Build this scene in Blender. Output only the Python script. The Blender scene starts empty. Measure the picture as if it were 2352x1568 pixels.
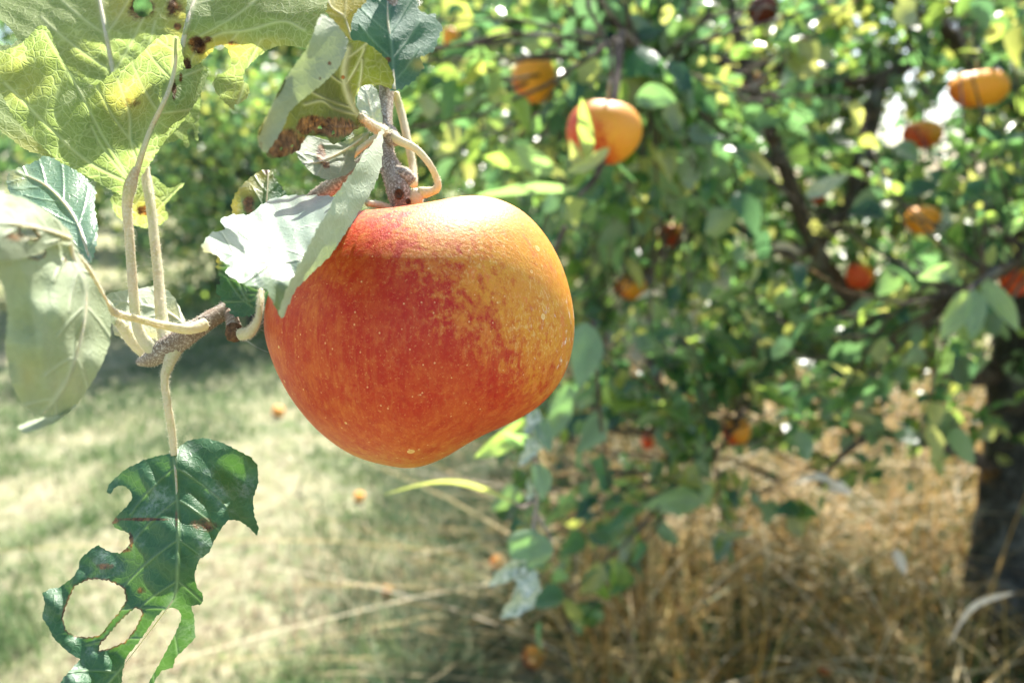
import bpy, bmesh, math, random
import numpy as np
from mathutils import Vector, Matrix
from mathutils.geometry import delaunay_2d_cdt

R = math.radians
rng = np.random.default_rng(7)
random.seed(7)
scene = bpy.context.scene
col = scene.collection

# ------------------------------------------------------------------ camera
FPX, CX, CY = 28 / 36 * 2352, 1176.0, 784.0      # photo measured on a 2352 x 1568 grid
CAM_H, PITCH = 1.15, R(10.95)
cam_d = bpy.data.cameras.new('camera')
cam = bpy.data.objects.new('camera', cam_d)
col.objects.link(cam)
cam.location = (0, 0, CAM_H)
cam.rotation_euler = (R(90) - PITCH, 0, 0)
cam_d.lens, cam_d.sensor_width = 28, 36
cam_d.clip_start, cam_d.clip_end = 0.02, 2000
cam_d.dof.use_dof = True
cam_d.dof.focus_distance = 0.212
cam_d.dof.aperture_fstop = 11.0
cam_d.dof.aperture_blades = 0
scene.camera = cam

# ------------------------------------------------------------------ light
SUN_EL, SUN_AZ = R(52), R(12)                    # azimuth clockwise from +Y (straight ahead)
SUN = Vector((math.sin(SUN_AZ) * math.cos(SUN_EL), math.cos(SUN_AZ) * math.cos(SUN_EL), math.sin(SUN_EL)))
world = bpy.data.worlds.new('World')
scene.world = world
world.use_nodes = True
wn = world.node_tree
sky = wn.nodes.new('ShaderNodeTexSky')
sky.sky_type = 'NISHITA'
sky.sun_disc = False
sky.sun_elevation, sky.sun_rotation = SUN_EL, SUN_AZ
sky.air_density, sky.dust_density = 1.0, 2.0
bg = wn.nodes['Background']
wn.links.new(sky.outputs[0], bg.inputs[0])
bg.inputs[1].default_value = 0.10
sl = bpy.data.lights.new('sun', 'SUN')
sl.energy, sl.angle, sl.color = 5.0, R(0.5), (1.0, 0.95, 0.86)
so = bpy.data.objects.new('sun', sl)
col.objects.link(so)
so.location = (4, 6, 8)
so.rotation_euler = SUN.to_track_quat('Z', 'Y').to_euler()
scene.view_settings.view_transform = 'Standard'
scene.view_settings.look = 'None'
scene.view_settings.gamma = 1
scene.view_settings.exposure = 1.7
scene.render.engine = 'CYCLES'
scene.cycles.use_denoising = True
scene.cycles.max_bounces = 10
scene.cycles.transmission_bounces = 8
scene.cycles.sample_clamp_indirect = 8

# ------------------------------------------------------------------ geometry helpers
RIGHT = np.array([1., 0, 0])
FWD = np.array([0, math.cos(PITCH), -math.sin(PITCH)])
UP = np.array([0, math.sin(PITCH), math.cos(PITCH)])
CAM = np.array([0, 0, CAM_H])


def P(px, py, d):
    """photo point at distance d along the view axis -> world"""
    return CAM + RIGHT * ((px - CX) / FPX * d) - UP * ((py - CY) / FPX * d) + FWD * d


def PA(a):
    a = np.asarray(a, float)
    d = a[:, 2:3]
    return CAM + RIGHT * ((a[:, 0:1] - CX) / FPX * d) - UP * ((a[:, 1:2] - CY) / FPX * d) + FWD * d


def proj(w):
    v = np.asarray(w) - CAM
    d = v @ FWD
    return CX + v @ RIGHT / d * FPX, CY - v @ UP / d * FPX, d


def ground_at(px, py):
    dirv = RIGHT * ((px - CX) / FPX) - UP * ((py - CY) / FPX) + FWD
    return CAM + dirv * (CAM_H / -dirv[2])


def seg_dist(pts, line):
    best = np.full(len(pts), 1e9)
    for a, b in zip(line[:-1], line[1:]):
        ab = b - a
        t = np.clip(((pts - a) @ ab) / (ab @ ab + 1e-9), 0, 1)
        best = np.minimum(best, np.linalg.norm(pts - (a + t[:, None] * ab), axis=1))
    return best


def link(o, parent=None):
    col.objects.link(o)
    if parent is not None:
        o.parent = parent
    return o


def tag(o, label=None, cat=None, group=None, kind=None):
    for k, v in (('label', label), ('category', cat), ('group', group), ('kind', kind)):
        if v:
            o[k] = v
    return o


def empty(name, loc, label, cat, group=None):
    o = bpy.data.objects.new(name, None)
    o.location = Vector(loc)
    o.empty_display_size = 0.02
    link(o)
    return tag(o, label, cat, group)


def mesh_obj(name, verts, faces, mat, parent=None, smooth=True, color=None, mats=None, fmat=None):
    verts = np.asarray(verts, float)
    off = np.zeros(3)
    if parent is not None:
        q = parent
        while q is not None:
            off = off + np.array(q.location)
            q = q.parent
    me = bpy.data.meshes.new(name)
    me.from_pydata((verts - off).tolist(), [], faces if isinstance(faces, list) else faces.tolist())
    for m in (mats or [mat]):
        me.materials.append(m)
    if fmat is not None:
        me.polygons.foreach_set('material_index', np.asarray(fmat, np.int32))
    if smooth:
        me.polygons.foreach_set('use_smooth', np.ones(len(me.polygons), bool))
    if color is not None:
        ca = me.color_attributes.new('tint', 'FLOAT_COLOR', 'POINT')
        c = np.ones((len(verts), 4), np.float32)
        c[:, :color.shape[1]] = color
        ca.data.foreach_set('color', c.ravel())
    me.update()
    return link(bpy.data.objects.new(name, me), parent)


def catmull(pts, n):
    pts = np.asarray(pts, float)
    if len(pts) < 3:
        t = np.linspace(0, 1, n)[:, None]
        return pts[0] * (1 - t) + pts[-1] * t
    p = np.vstack([2 * pts[0] - pts[1], pts, 2 * pts[-1] - pts[-2]])
    seg = len(pts) - 1
    out = []
    for u in np.linspace(0, seg, n):
        i = min(int(u), seg - 1)
        t = u - i
        a, b, c, d = p[i], p[i + 1], p[i + 2], p[i + 3]
        out.append(.5 * (2 * b + (c - a) * t + (2 * a - 5 * b + 4 * c - d) * t * t + (3 * b - a - 3 * c + d) * t ** 3))
    return np.array(out)


def tube_data(path, radii, sides=10, wob=0.0, seed=0):
    """path (n,3), radii (n,) -> verts, faces, normals"""
    path = np.asarray(path, float)
    n = len(path)
    r_ = np.random.default_rng(seed)
    tan = np.gradient(path, axis=0)
    tan /= np.linalg.norm(tan, axis=1, keepdims=True) + 1e-12
    ref = np.array([0.13, -0.97, 0.2])
    u = np.cross(tan[0], ref)
    u /= np.linalg.norm(u)
    ang = np.linspace(0, 2 * math.pi, sides, endpoint=False)
    V, N = [], []
    for i in range(n):
        u = u - tan[i] * (u @ tan[i])
        u /= np.linalg.norm(u)
        w = np.cross(tan[i], u)
        dirs = np.cos(ang)[:, None] * u + np.sin(ang)[:, None] * w
        rr = radii[i] * (1 + wob * r_.normal(size=sides))
        V.append(path[i] + dirs * rr[:, None])
        N.append(dirs)
    V, N = np.vstack(V), np.vstack(N)
    F = []
    for i in range(n - 1):
        for k in range(sides):
            a, b = i * sides + k, i * sides + (k + 1) % sides
            F.append([a, b, b + sides, a + sides])
    F.append(list(range(sides))[::-1])
    F.append(list(range((n - 1) * sides, n * sides)))
    return V, F, N


class MB:
    """collects pieces that belong to one mesh"""

    def __init__(s):
        s.v, s.f, s.c, s.m, s.n = [], [], [], [], 0

    def add(s, v, f, c=(1, 1, 1), m=0):
        v = np.asarray(v, float)
        s.v.append(v)
        n = s.n
        s.f += [[i + n for i in q] for q in f]
        s.m += [m] * len(f)
        c = np.asarray(c, float)
        s.c.append(np.broadcast_to(c, (len(v), 3)) if c.ndim == 1 else c)
        s.n += len(v)

    def tube(s, pts, radii, n=12, sides=8, wob=0.0, c=(1, 1, 1), m=0, seed=0):
        path = catmull(pts, n)
        rr = np.interp(np.linspace(0, 1, n), np.linspace(0, 1, len(radii)), radii)
        V, F, N = tube_data(path, rr, sides, wob, seed)
        s.add(V, F, c, m)
        return V, N

    def fuzz(s, V, N, count, length, m, seed=1):
        r_ = np.random.default_rng(seed)
        i = r_.integers(0, len(V) - 12, count)
        j = np.clip(i + r_.integers(0, 11, count), 0, len(V) - 1)
        t = r_.random((count, 1))
        b = V[i] * (1 - t) + V[j] * t
        near = np.linalg.norm(V[i] - V[j], axis=1) < 0.004
        b = np.where(near[:, None], b, V[i])
        nn = N[i] + r_.normal(size=(count, 3)) * .45
        nn /= np.linalg.norm(nn, axis=1, keepdims=True)
        L = length * r_.uniform(.4, 1.2, (count, 1))
        side = np.cross(nn, r_.normal(size=(count, 3)))
        side /= np.linalg.norm(side, axis=1, keepdims=True)
        w = 0.000045
        vv = np.stack([b + side * w, b - side * w, b + nn * L], 1).reshape(-1, 3)
        ff = np.arange(count * 3).reshape(-1, 3).tolist()
        s.add(vv, ff, (1, 1, 1), m)

    def build(s, name, mat, parent=None, mats=None, smooth=True):
        return mesh_obj(name, np.vstack(s.v), s.f, mat, parent, smooth, np.vstack(s.c), mats, s.m if mats else None)


# ------------------------------------------------------------------ materials
def new_mat(name):
    m = bpy.data.materials.new(name)
    m.use_nodes = True
    m.node_tree.nodes.clear()
    return m, m.node_tree


def nd(t, kind, **kw):
    n = t.nodes.new(kind)
    for k, v in kw.items():
        if k in n.inputs:
            n.inputs[k].default_value = v
        else:
            setattr(n, k, v)
    return n


def noise(t, vec, scale, detail=4, rough=.55, dist=0.0):
    n = nd(t, 'ShaderNodeTexNoise', Scale=scale, Detail=detail, Roughness=rough, Distortion=dist)
    if vec is not None:
        t.links.new(vec, n.inputs['Vector'])
    return n.outputs['Fac']


def ramp(t, fac, a, b, c0=(0, 0, 0, 1), c1=(1, 1, 1, 1)):
    n = nd(t, 'ShaderNodeValToRGB')
    e = n.color_ramp.elements
    e[0].position, e[1].position = a, b
    e[0].color, e[1].color = c0, c1
    t.links.new(fac, n.inputs[0])
    return n.outputs[0]


def mix(t, fac, a, b, blend='MIX'):
    n = nd(t, 'ShaderNodeMix', data_type='RGBA', blend_type=blend)
    for s, v in ((n.inputs[0], fac), (n.inputs[6], a), (n.inputs[7], b)):
        if isinstance(v, (int, float)):
            s.default_value = v
        elif isinstance(v, tuple):
            s.default_value = v if len(v) == 4 else (*v, 1)
        else:
            t.links.new(v, s)
    return n.outputs[2]


def math_(t, op, a, b=0.0, clamp=False):
    n = nd(t, 'ShaderNodeMath', operation=op, use_clamp=clamp)
    for s, v in zip(n.inputs, (a, b)):
        if isinstance(v, (int, float)):
            s.default_value = v
        else:
            t.links.new(v, s)
    return n.outputs[0]


def mapping(t, vec, scale=(1, 1, 1), loc=(0, 0, 0), rot=(0, 0, 0)):
    n = nd(t, 'ShaderNodeMapping')
    n.inputs['Scale'].default_value = scale
    n.inputs['Location'].default_value = loc
    n.inputs['Rotation'].default_value = rot
    t.links.new(vec, n.inputs[0])
    return n.outputs[0]


def bump(t, h, strength, dist, normal=None):
    n = nd(t, 'ShaderNodeBump', Strength=strength, Distance=dist)
    t.links.new(h, n.inputs['Height'])
    if normal is not None:
        t.links.new(normal, n.inputs['Normal'])
    return n.outputs[0]


def principled(t, base, rough=.5, normal=None, spec=.5, **kw):
    p = nd(t, 'ShaderNodeBsdfPrincipled')
    if isinstance(base, tuple):
        p.inputs['Base Color'].default_value = (*base, 1)
    else:
        t.links.new(base, p.inputs['Base Color'])
    if isinstance(rough, (int, float)):
        p.inputs['Roughness'].default_value = rough
    else:
        t.links.new(rough, p.inputs['Roughness'])
    p.inputs['Specular IOR Level'].default_value = spec
    for k, v in kw.items():
        p.inputs[k].default_value = v
    if normal is not None:
        t.links.new(normal, p.inputs['Normal'])
    return p.outputs[0]


def output(t, sh):
    o = nd(t, 'ShaderNodeOutputMaterial')
    t.links.new(sh, o.inputs[0])


def objco(t):
    return nd(t, 'ShaderNodeTexCoord').outputs['Object']


def tint_attr(t):
    return nd(t, 'ShaderNodeAttribute', attribute_name='tint')


def mix_shader(t, fac, a, b):
    n = nd(t, 'ShaderNodeMixShader')
    if isinstance(fac, (int, float)):
        n.inputs[0].default_value = fac
    else:
        t.links.new(fac, n.inputs[0])
    t.links.new(a, n.inputs[1])
    t.links.new(b, n.inputs[2])
    return n.outputs[0]


UNDER = dict(c0=(.14, .20, .06), c1=(.23, .29, .13), vein=(.60, .60, .40), rough=.75, spec=.25)
UPPER = dict(c0=(.022, .085, .038), c1=(.05, .14, .07), vein=(.20, .30, .13), rough=.48, spec=.45)
WAXY = dict(c0=(.10, .22, .15), c1=(.19, .30, .24), vein=(.30, .40, .28), rough=.42, spec=.55)
TEAL = dict(c0=(.035, .11, .075), c1=(.07, .16, .12), vein=(.18, .30, .20), rough=.7, spec=.2)
GREY = dict(c0=(.17, .22, .13), c1=(.25, .29, .20), vein=(.42, .44, .32), rough=.65, spec=.3)
PALE = dict(c0=(.34, .40, .28), c1=(.46, .50, .39), vein=(.60, .60, .48), rough=.6, spec=.4)


def leaf_material(name, near, far, trans=(.50, .62, .05), tfac=.5, cell=330.0, netw=.5, bloom=0.0):
    """near = the side whose normal the sheet carries, far = its other side.
    vertex colour 'tint': R big veins, G brown dead tissue, B yellowing"""
    m, t = new_mat(name)
    oc = objco(t)
    sep = nd(t, 'ShaderNodeSeparateColor')
    t.links.new(tint_attr(t).outputs['Color'], sep.inputs[0])
    vein, dead, yell = sep.outputs[0], sep.outputs[1], sep.outputs[2]
    wv = nd(t, 'ShaderNodeVectorMath', operation='ADD')
    nz = nd(t, 'ShaderNodeTexNoise', Scale=260.0, Detail=2.0)
    t.links.new(oc, nz.inputs['Vector'])
    sc = nd(t, 'ShaderNodeVectorMath', operation='SCALE')
    sc.inputs['Scale'].default_value = 0.0022
    t.links.new(nz.outputs['Color'], sc.inputs[0])
    t.links.new(oc, wv.inputs[0])
    t.links.new(sc.outputs[0], wv.inputs[1])
    vo = nd(t, 'ShaderNodeTexVoronoi', feature='DISTANCE_TO_EDGE', Scale=cell)
    t.links.new(wv.outputs[0], vo.inputs['Vector'])
    net = ramp(t, vo.outputs['Distance'], .01, .10, (1, 1, 1, 1), (0, 0, 0, 1))
    vo2 = nd(t, 'ShaderNodeTexVoronoi', feature='DISTANCE_TO_EDGE', Scale=cell * 2.6)
    t.links.new(wv.outputs[0], vo2.inputs['Vector'])
    net2 = ramp(t, vo2.outputs['Distance'], .02, .16, (1, 1, 1, 1), (0, 0, 0, 1))
    netm = math_(t, 'MULTIPLY', math_(t, 'MAXIMUM', net, math_(t, 'MULTIPLY', net2, .4)), netw)
    vall = math_(t, 'MAXIMUM', vein, netm, True)
    big = ramp(t, noise(t, oc, 45, 4), .35, .68)
    fine = noise(t, oc, 900, 3)
    mott = ramp(t, noise(t, oc, 190, 4, .65), .38, .66)
    deadn = ramp(t, math_(t, 'ADD', dead, math_(t, 'MULTIPLY', math_(t, 'SUBTRACT', noise(t, oc, 300, 6, .75), .5), math_(t, 'MULTIPLY', dead, 2.6))), .32, .62)
    dcol = ramp(t, noise(t, oc, 380, 5, .7), .36, .70, (.022, .010, .006, 1), (.40, .22, .10, 1))
    geo = nd(t, 'ShaderNodeNewGeometry')
    sides = []
    for s in (near, far):
        c = mix(t, big, s['c0'], s['c1'])
        c = mix(t, math_(t, 'MULTIPLY', mott, .35), c, tuple(x * .78 for x in s['c0']))
        c = mix(t, math_(t, 'MULTIPLY', yell, .75), c, (.52, .44, .08))
        c = mix(t, math_(t, 'MULTIPLY', math_(t, 'MAXIMUM', vein, math_(t, 'MULTIPLY', netm, .4)), .7), c, s['vein'])
        c = mix(t, math_(t, 'MULTIPLY', fine, .22), c, tuple(min(1, x * 1.5) for x in s['c1']))
        if bloom:
            bl = math_(t, 'MULTIPLY', ramp(t, noise(t, oc, 75, 5, .6), .52, .66), ramp(t, noise(t, oc, 650, 4, .7), .38, .6))
            c = mix(t, math_(t, 'MULTIPLY', bl, bloom), c, (.40, .46, .42))
        c = mix(t, deadn, c, dcol)
        sides.append((c, s))
    base = mix(t, geo.outputs['Backfacing'], sides[0][0], sides[1][0])
    rough = mix(t, geo.outputs['Backfacing'], (near['rough'],) * 3, (far['rough'],) * 3)
    spec = (near['spec'] + far['spec']) / 2
    hgt = math_(t, 'ADD', math_(t, 'MULTIPLY', vall, 1.0), math_(t, 'MULTIPLY', noise(t, oc, 420, 4), .7))
    nrm = bump(t, hgt, .55, .0005)
    pr = principled(t, base, rough, nrm, near['spec'])
    tc = mix(t, vall, trans, tuple(min(1, x * 1.3 + .17) for x in trans))
    tc = mix(t, math_(t, 'MULTIPLY', mott, .3), tc, tuple(x * .6 for x in trans))
    tc = mix(t, math_(t, 'MULTIPLY', yell, .8), tc, (.80, .55, .04))
    tc = mix(t, deadn, tc, mix(t, ramp(t, noise(t, oc, 420, 5, .7), .5, .72), (.03, .010, .003), (.70, .30, .06)))
    tr = nd(t, 'ShaderNodeBsdfTranslucent')
    t.links.new(tc, tr.inputs[0])
    t.links.new(nrm, tr.inputs['Normal'])
    output(t, mix_shader(t, tfac, pr, tr.outputs[0]))
    return m


M_UNDER = leaf_material('leaf_underside', UNDER, UPPER, (.36, .49, .12), .46, netw=.75)
M_SOFT = leaf_material('leaf_soft_pale', dict(GREY, c0=(.26, .32, .19), c1=(.36, .40, .28)), UNDER, (.30, .38, .12), .25, netw=.25)
M_UPPER = leaf_material('leaf_upper_side', UPPER, UNDER, (.10, .25, .02), .25, netw=.28, bloom=.6)
M_WAXY = leaf_material('leaf_upper_side_waxy', WAXY, UNDER, (.30, .48, .08), .28, netw=.3)
M_TEAL = leaf_material('leaf_upper_side_teal', TEAL, UNDER, (.16, .34, .06), .25, netw=.3)
M_GREY = leaf_material('leaf_grey_green', GREY, UNDER, (.22, .29, .09), .22, netw=.3)  # pale leaf darkened in its colour, in place of shade under the fold
M_FOLD_SHADE = leaf_material('leaf_underside_fold_shade', dict(UNDER, c0=(.085, .10, .03), c1=(.13, .15, .055), vein=(.30, .28, .13)), UPPER, (.09, .12, .012), .32, netw=.25)  # shade inside the folded leaf, painted as a darker olive copy of the underside
M_PALE = leaf_material('leaf_pale_mildew', PALE, UNDER, (.34, .44, .14), .30, netw=.3)


def petiole_material():
    m, t = new_mat('leaf_stalk')
    oc = objco(t)
    c = mix(t, ramp(t, noise(t, oc, 90, 4), .35, .7), (.60, .64, .38), (.76, .68, .52))
    c = mix(t, math_(t, 'MULTIPLY', ramp(t, noise(t, oc, 70, 4, .6), .48, .66), .55), c, (.50, .33, .18))
    c = mix(t, math_(t, 'MULTIPLY', ramp(t, noise(t, oc, 110, 4, .6), .52, .68), .5), c, (.36, .46, .18))
    c = mix(t, math_(t, 'MULTIPLY', ramp(t, noise(t, oc, 400, 3), .62, .75), .6), c, (.46, .27, .14))
    c = mix(t, ramp(t, noise(t, oc, 1500, 3), .45, .65), c, (.74, .70, .55))
    n = bump(t, noise(t, oc, 1400, 3), .4, .0003)
    a = principled(t, c, .7, n, .3)
    tr = nd(t, 'ShaderNodeBsdfTranslucent', Color=(.80, .68, .34, 1))
    output(t, mix_shader(t, .30, a, tr.outputs[0]))
    return m


def twig_material():
    m, t = new_mat('twig_bark')
    oc = objco(t)
    c = mix(t, ramp(t, noise(t, oc, 200, 5, .65), .3, .7), (.16, .12, .085), (.34, .28, .22))
    c = mix(t, ramp(t, noise(t, oc, 1600, 3, .6), .5, .62), c, (.52, .47, .40))
    c = mix(t, ramp(t, noise(t, oc, 60, 3), .55, .75), c, (.22, .15, .10))
    n = bump(t, noise(t, oc, 1400, 5, .7), .4, .0004)
    output(t, principled(t, c, .8, n, .25))
    return m


def fuzz_material():
    m, t = new_mat('fuzz')
    a = principled(t, (.75, .70, .6), .7)
    tr = nd(t, 'ShaderNodeBsdfTranslucent', Color=(.8, .75, .6, 1))
    output(t, mix_shader(t, .5, a, tr.outputs[0]))
    return m


def plain(name, c0, c1, scale, rough=.8, bscale=0, bd=.001, spec=.3):
    m, t = new_mat(name)
    oc = objco(t)
    c = mix(t, ramp(t, noise(t, oc, scale, 5, .65), .35, .67), c0, c1)
    n = bump(t, noise(t, oc, bscale or scale * 4, 5), .7, bd)
    output(t, principled(t, c, rough, n, spec))
    return m


M_PET, M_TWIG, M_FUZZ = petiole_material(), twig_material(), fuzz_material()
M_DEAD = plain('dead_wood', (.05, .025, .012), (.20, .11, .06), 900, .85, 2000, .0005)
M_SILK = plain('silk', (.8, .8, .8), (.85, .85, .85), 100, .4)


def apple_material(hero, name, yellow_shift=0.0, dark=1.0, rsz=.045):
    m, t = new_mat(name)
    co = mapping(t, objco(t), scale=(1 / rsz,) * 3)
    sx = nd(t, 'ShaderNodeSeparateXYZ')
    t.links.new(co, sx.inputs[0])
    x, y, z = sx.outputs
    # streaks run from stalk to calyx
    st = noise(t, mapping(t, co, (9, 9, 1.6)), 1.4, 5, .65, .3)
    mid = noise(t, co, 2.3, 5, .6)
    blot = noise(t, mapping(t, co, (1.2, 1.2, .8)), 4.2, 6, .68, .4)
    fin = noise(t, co, 16, 6, .72)
    grit = noise(t, mapping(t, co, (1.3, 1.3, .8)), 42, 4, .7)
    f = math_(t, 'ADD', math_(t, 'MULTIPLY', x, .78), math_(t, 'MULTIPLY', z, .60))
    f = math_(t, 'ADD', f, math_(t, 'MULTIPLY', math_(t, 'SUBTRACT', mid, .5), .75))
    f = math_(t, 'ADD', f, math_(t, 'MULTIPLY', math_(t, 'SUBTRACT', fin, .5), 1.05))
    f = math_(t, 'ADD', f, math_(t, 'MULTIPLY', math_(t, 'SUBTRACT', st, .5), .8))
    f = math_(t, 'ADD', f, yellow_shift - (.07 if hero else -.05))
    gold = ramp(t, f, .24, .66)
    d = tuple
    red = mix(t, ramp(t, st, .36, .64), (.44 * dark, .015 * dark, .006 * dark), (.50 * dark, .052 * dark, .009 * dark))
    red = mix(t, math_(t, 'MULTIPLY', ramp(t, blot, .46, .66), .75), red, (.58 * dark, .12 * dark, .02 * dark))
    red = mix(t, math_(t, 'MULTIPLY', ramp(t, fin, .30, .46, (1, 1, 1, 1), (0, 0, 0, 1)), .6), red, (.36 * dark, .009 * dark, .006 * dark))
    thin = noise(t, mapping(t, co, (20, 20, 1.3)), 1.5, 4, .6, .25)
    red = mix(t, math_(t, 'MULTIPLY', ramp(t, thin, .52, .66), .34), red, (.66 * dark, .20 * dark, .035 * dark))
    red = mix(t, math_(t, 'MULTIPLY', ramp(t, thin, .33, .44, (1, 1, 1, 1), (0, 0, 0, 1)), .3), red, (.36 * dark, .010 * dark, .006 * dark))
    cx2 = math_(t, 'POWER', math_(t, 'SUBTRACT', x, .12), 2.0)
    cz2 = math_(t, 'POWER', math_(t, 'SUBTRACT', z, .12), 2.0)
    dd = math_(t, 'ADD', math_(t, 'SQRT', math_(t, 'ADD', cx2, cz2)), math_(t, 'MULTIPLY', math_(t, 'SUBTRACT', mid, .5), .8))
    red = mix(t, math_(t, 'MULTIPLY', ramp(t, dd, .15, .70, (1, 1, 1, 1), (0, 0, 0, 1)), .62), red, (.41 * dark, .010 * dark, .005 * dark))
    low = math_(t, 'ADD', math_(t, 'MULTIPLY', z, -1.0), math_(t, 'MULTIPLY', math_(t, 'SUBTRACT', mid, .5), .9))
    red = mix(t, math_(t, 'MULTIPLY', ramp(t, low, .15, .85), .5), red, (.52 * dark, .14 * dark, .025 * dark))
    red = mix(t, math_(t, 'MULTIPLY', ramp(t, fin, .5, .72), .35), red, (.68 * dark, .22 * dark, .04 * dark))
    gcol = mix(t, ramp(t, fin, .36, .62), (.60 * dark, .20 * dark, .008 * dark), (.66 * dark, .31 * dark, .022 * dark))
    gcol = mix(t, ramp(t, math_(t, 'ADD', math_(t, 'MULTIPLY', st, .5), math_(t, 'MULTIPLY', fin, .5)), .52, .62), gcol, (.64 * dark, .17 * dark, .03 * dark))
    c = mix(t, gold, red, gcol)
    rim = ramp(t, math_(t, 'ADD', math_(t, 'MULTIPLY', z, -1.0), math_(t, 'MULTIPLY', math_(t, 'SUBTRACT', fin, .5), .7)), .58, .95)
    c = mix(t, math_(t, 'MULTIPLY', rim, .85), c, (.56 * dark, .31 * dark, .05 * dark))
    if hero:
        # pale russet grit on the golden side
        gr = math_(t, 'MULTIPLY', math_(t, 'MULTIPLY', ramp(t, grit, .53, .60), ramp(t, noise(t, co, 3.6, 4, .6), .36, .60)), math_(t, 'ADD', math_(t, 'MULTIPLY', gold, .75), .10))
        c = mix(t, math_(t, 'MULTIPLY', gr, .55), c, (.80, .56, .24))
        g2 = math_(t, 'MULTIPLY', ramp(t, noise(t, co, 60, 3, .7), .60, .68), .35)
        c = mix(t, g2, c, (.78, .40, .14))
        # lenticels
        vo = nd(t, 'ShaderNodeTexVoronoi', feature='F1', Scale=6.5)
        t.links.new(co, vo.inputs['Vector'])
        sepc = nd(t, 'ShaderNodeSeparateColor')
        t.links.new(vo.outputs['Color'], sepc.inputs[0])
        size = math_(t, 'ADD', math_(t, 'MULTIPLY', math_(t, 'POWER', sepc.outputs[0], 2.5), .13), .04)
        dot = math_(t, 'GREATER_THAN', size, vo.outputs['Distance'])
        keep = math_(t, 'GREATER_THAN', sepc.outputs[1], .2)
        ring = ramp(t, math_(t, 'DIVIDE', vo.outputs['Distance'], size), .3, .9, (.62, .33, .08, 1), (.82, .55, .22, 1))
        c = mix(t, math_(t, 'MULTIPLY', math_(t, 'MULTIPLY', dot, keep), .85), c, ring)
        vo3 = nd(t, 'ShaderNodeTexVoronoi', feature='F1', Scale=15.0)
        t.links.new(co, vo3.inputs['Vector'])
        d3 = math_(t, 'LESS_THAN', vo3.outputs['Distance'], .085)
        c = mix(t, math_(t, 'MULTIPLY', d3, .6), c, (.85, .52, .25))
        # small white scuffs on the right cheek
        box = math_(t, 'MULTIPLY', ramp(t, x, .66, .78), math_(t, 'MULTIPLY', ramp(t, math_(t, 'ABSOLUTE', math_(t, 'ADD', z, .02)), .05, .32, (1, 1, 1, 1), (0, 0, 0, 1)), 1.0))
        sc = math_(t, 'MULTIPLY', box, ramp(t, noise(t, mapping(t, co, (1.5, 1.5, .8)), 13, 4, .65), .60, .66))
        c = mix(t, math_(t, 'MULTIPLY', sc, .85), c, (.86, .80, .74))
    h = math_(t, 'ADD', math_(t, 'MULTIPLY', grit, .6), math_(t, 'MULTIPLY', fin, .5))
    n = bump(t, h, .55 if hero else .1, .0006)
    rough = ramp(t, grit, .3, .7, (.40, .40, .40, 1), (.62, .62, .62, 1))
    output(t, principled(t, c, rough, n, .26 if hero else .45, **({'Coat Weight': .1, 'Coat Roughness': .3} if hero else {})))
    return m


def bark_material(name, c0, c1, lichen=(.30, .32, .30), lf=.5):
    m, t = new_mat(name)
    oc = objco(t)
    s = mapping(t, oc, (1, 1, .3))
    c = mix(t, ramp(t, noise(t, s, 60, 6, .7), .35, .66), c0, c1)
    c = mix(t, math_(t, 'MULTIPLY', ramp(t, noise(t, oc, 14, 5, .6), .52, .66), lf), c, lichen)
    c = mix(t, math_(t, 'MULTIPLY', ramp(t, noise(t, oc, 9, 4, .6), .60, .70), .7), c, (.30, .15, .03))
    n = bump(t, noise(t, s, 80, 6, .7), 1.0, .012)
    output(t, principled(t, c, .9, n, .2))
    return m


M_BARK = bark_material('orchard_bark', (.025, .026, .024), (.10, .098, .088))
M_BRANCH = bark_material('branch_bark', (.045, .035, .028), (.19, .15, .12))


def crown_material(name, tfac=.42, gain=1.0, under=(.34, .42, .28)):
    m, t = new_mat(name)
    a = tint_attr(t).outputs['Color']
    geo = nd(t, 'ShaderNodeNewGeometry')
    oc = objco(t)
    c = mix(t, math_(t, 'MULTIPLY', noise(t, oc, 40, 3), .4), a, mix(t, 1.0, a, (.55, .55, .55), 'MULTIPLY'))
    c = mix(t, math_(t, 'MULTIPLY', geo.outputs['Backfacing'], .62), c, under)
    p = principled(t, c, .27, bump(t, noise(t, oc, 120, 3), .5, .003), .7)
    tr = nd(t, 'ShaderNodeBsdfTranslucent')
    tcol = mix(t, 1.0, a, (2.9 * gain, 2.5 * gain, 1.25 * gain), 'MULTIPLY')
    tcol = mix(t, .14, tcol, (.46, .48, .30))
    t.links.new(tcol, tr.inputs[0])
    output(t, mix_shader(t, tfac, p, tr.outputs[0]))
    return m


M_CROWN = crown_material('apple_tree_leaves', .44, 1.6)
M_FAR = crown_material('far_leaves', .45, 1.5)


def blade_material(name, tf=.35):
    m, t = new_mat(name)
    a = tint_attr(t).outputs['Color']
    p = principled(t, a, .55, None, .3)
    tr = nd(t, 'ShaderNodeBsdfTranslucent')
    t.links.new(a, tr.inputs[0])
    output(t, mix_shader(t, tf, p, tr.outputs[0]))
    return m


M_BLADE = blade_material('grass_blades', .45)


def ground_material():
    m, t = new_mat('meadow_soil')
    oc = objco(t)
    a = ramp(t, noise(t, oc, 2.2, 6, .65), .36, .64)
    b = ramp(t, noise(t, oc, 13, 6, .7), .40, .62)
    c = mix(t, a, (.12, .18, .07), (.36, .34, .20))
    c = mix(t, math_(t, 'MULTIPLY', b, .6), c, (.50, .45, .33))
    c = mix(t, ramp(t, noise(t, oc, 34, 6, .7), .56, .70), c, (.13, .10, .06))
    n = bump(t, noise(t, oc, 30, 6, .7), .9, .03)
    output(t, principled(t, c, .95, n, .1))
    return m


M_GROUND = ground_material()

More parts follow.
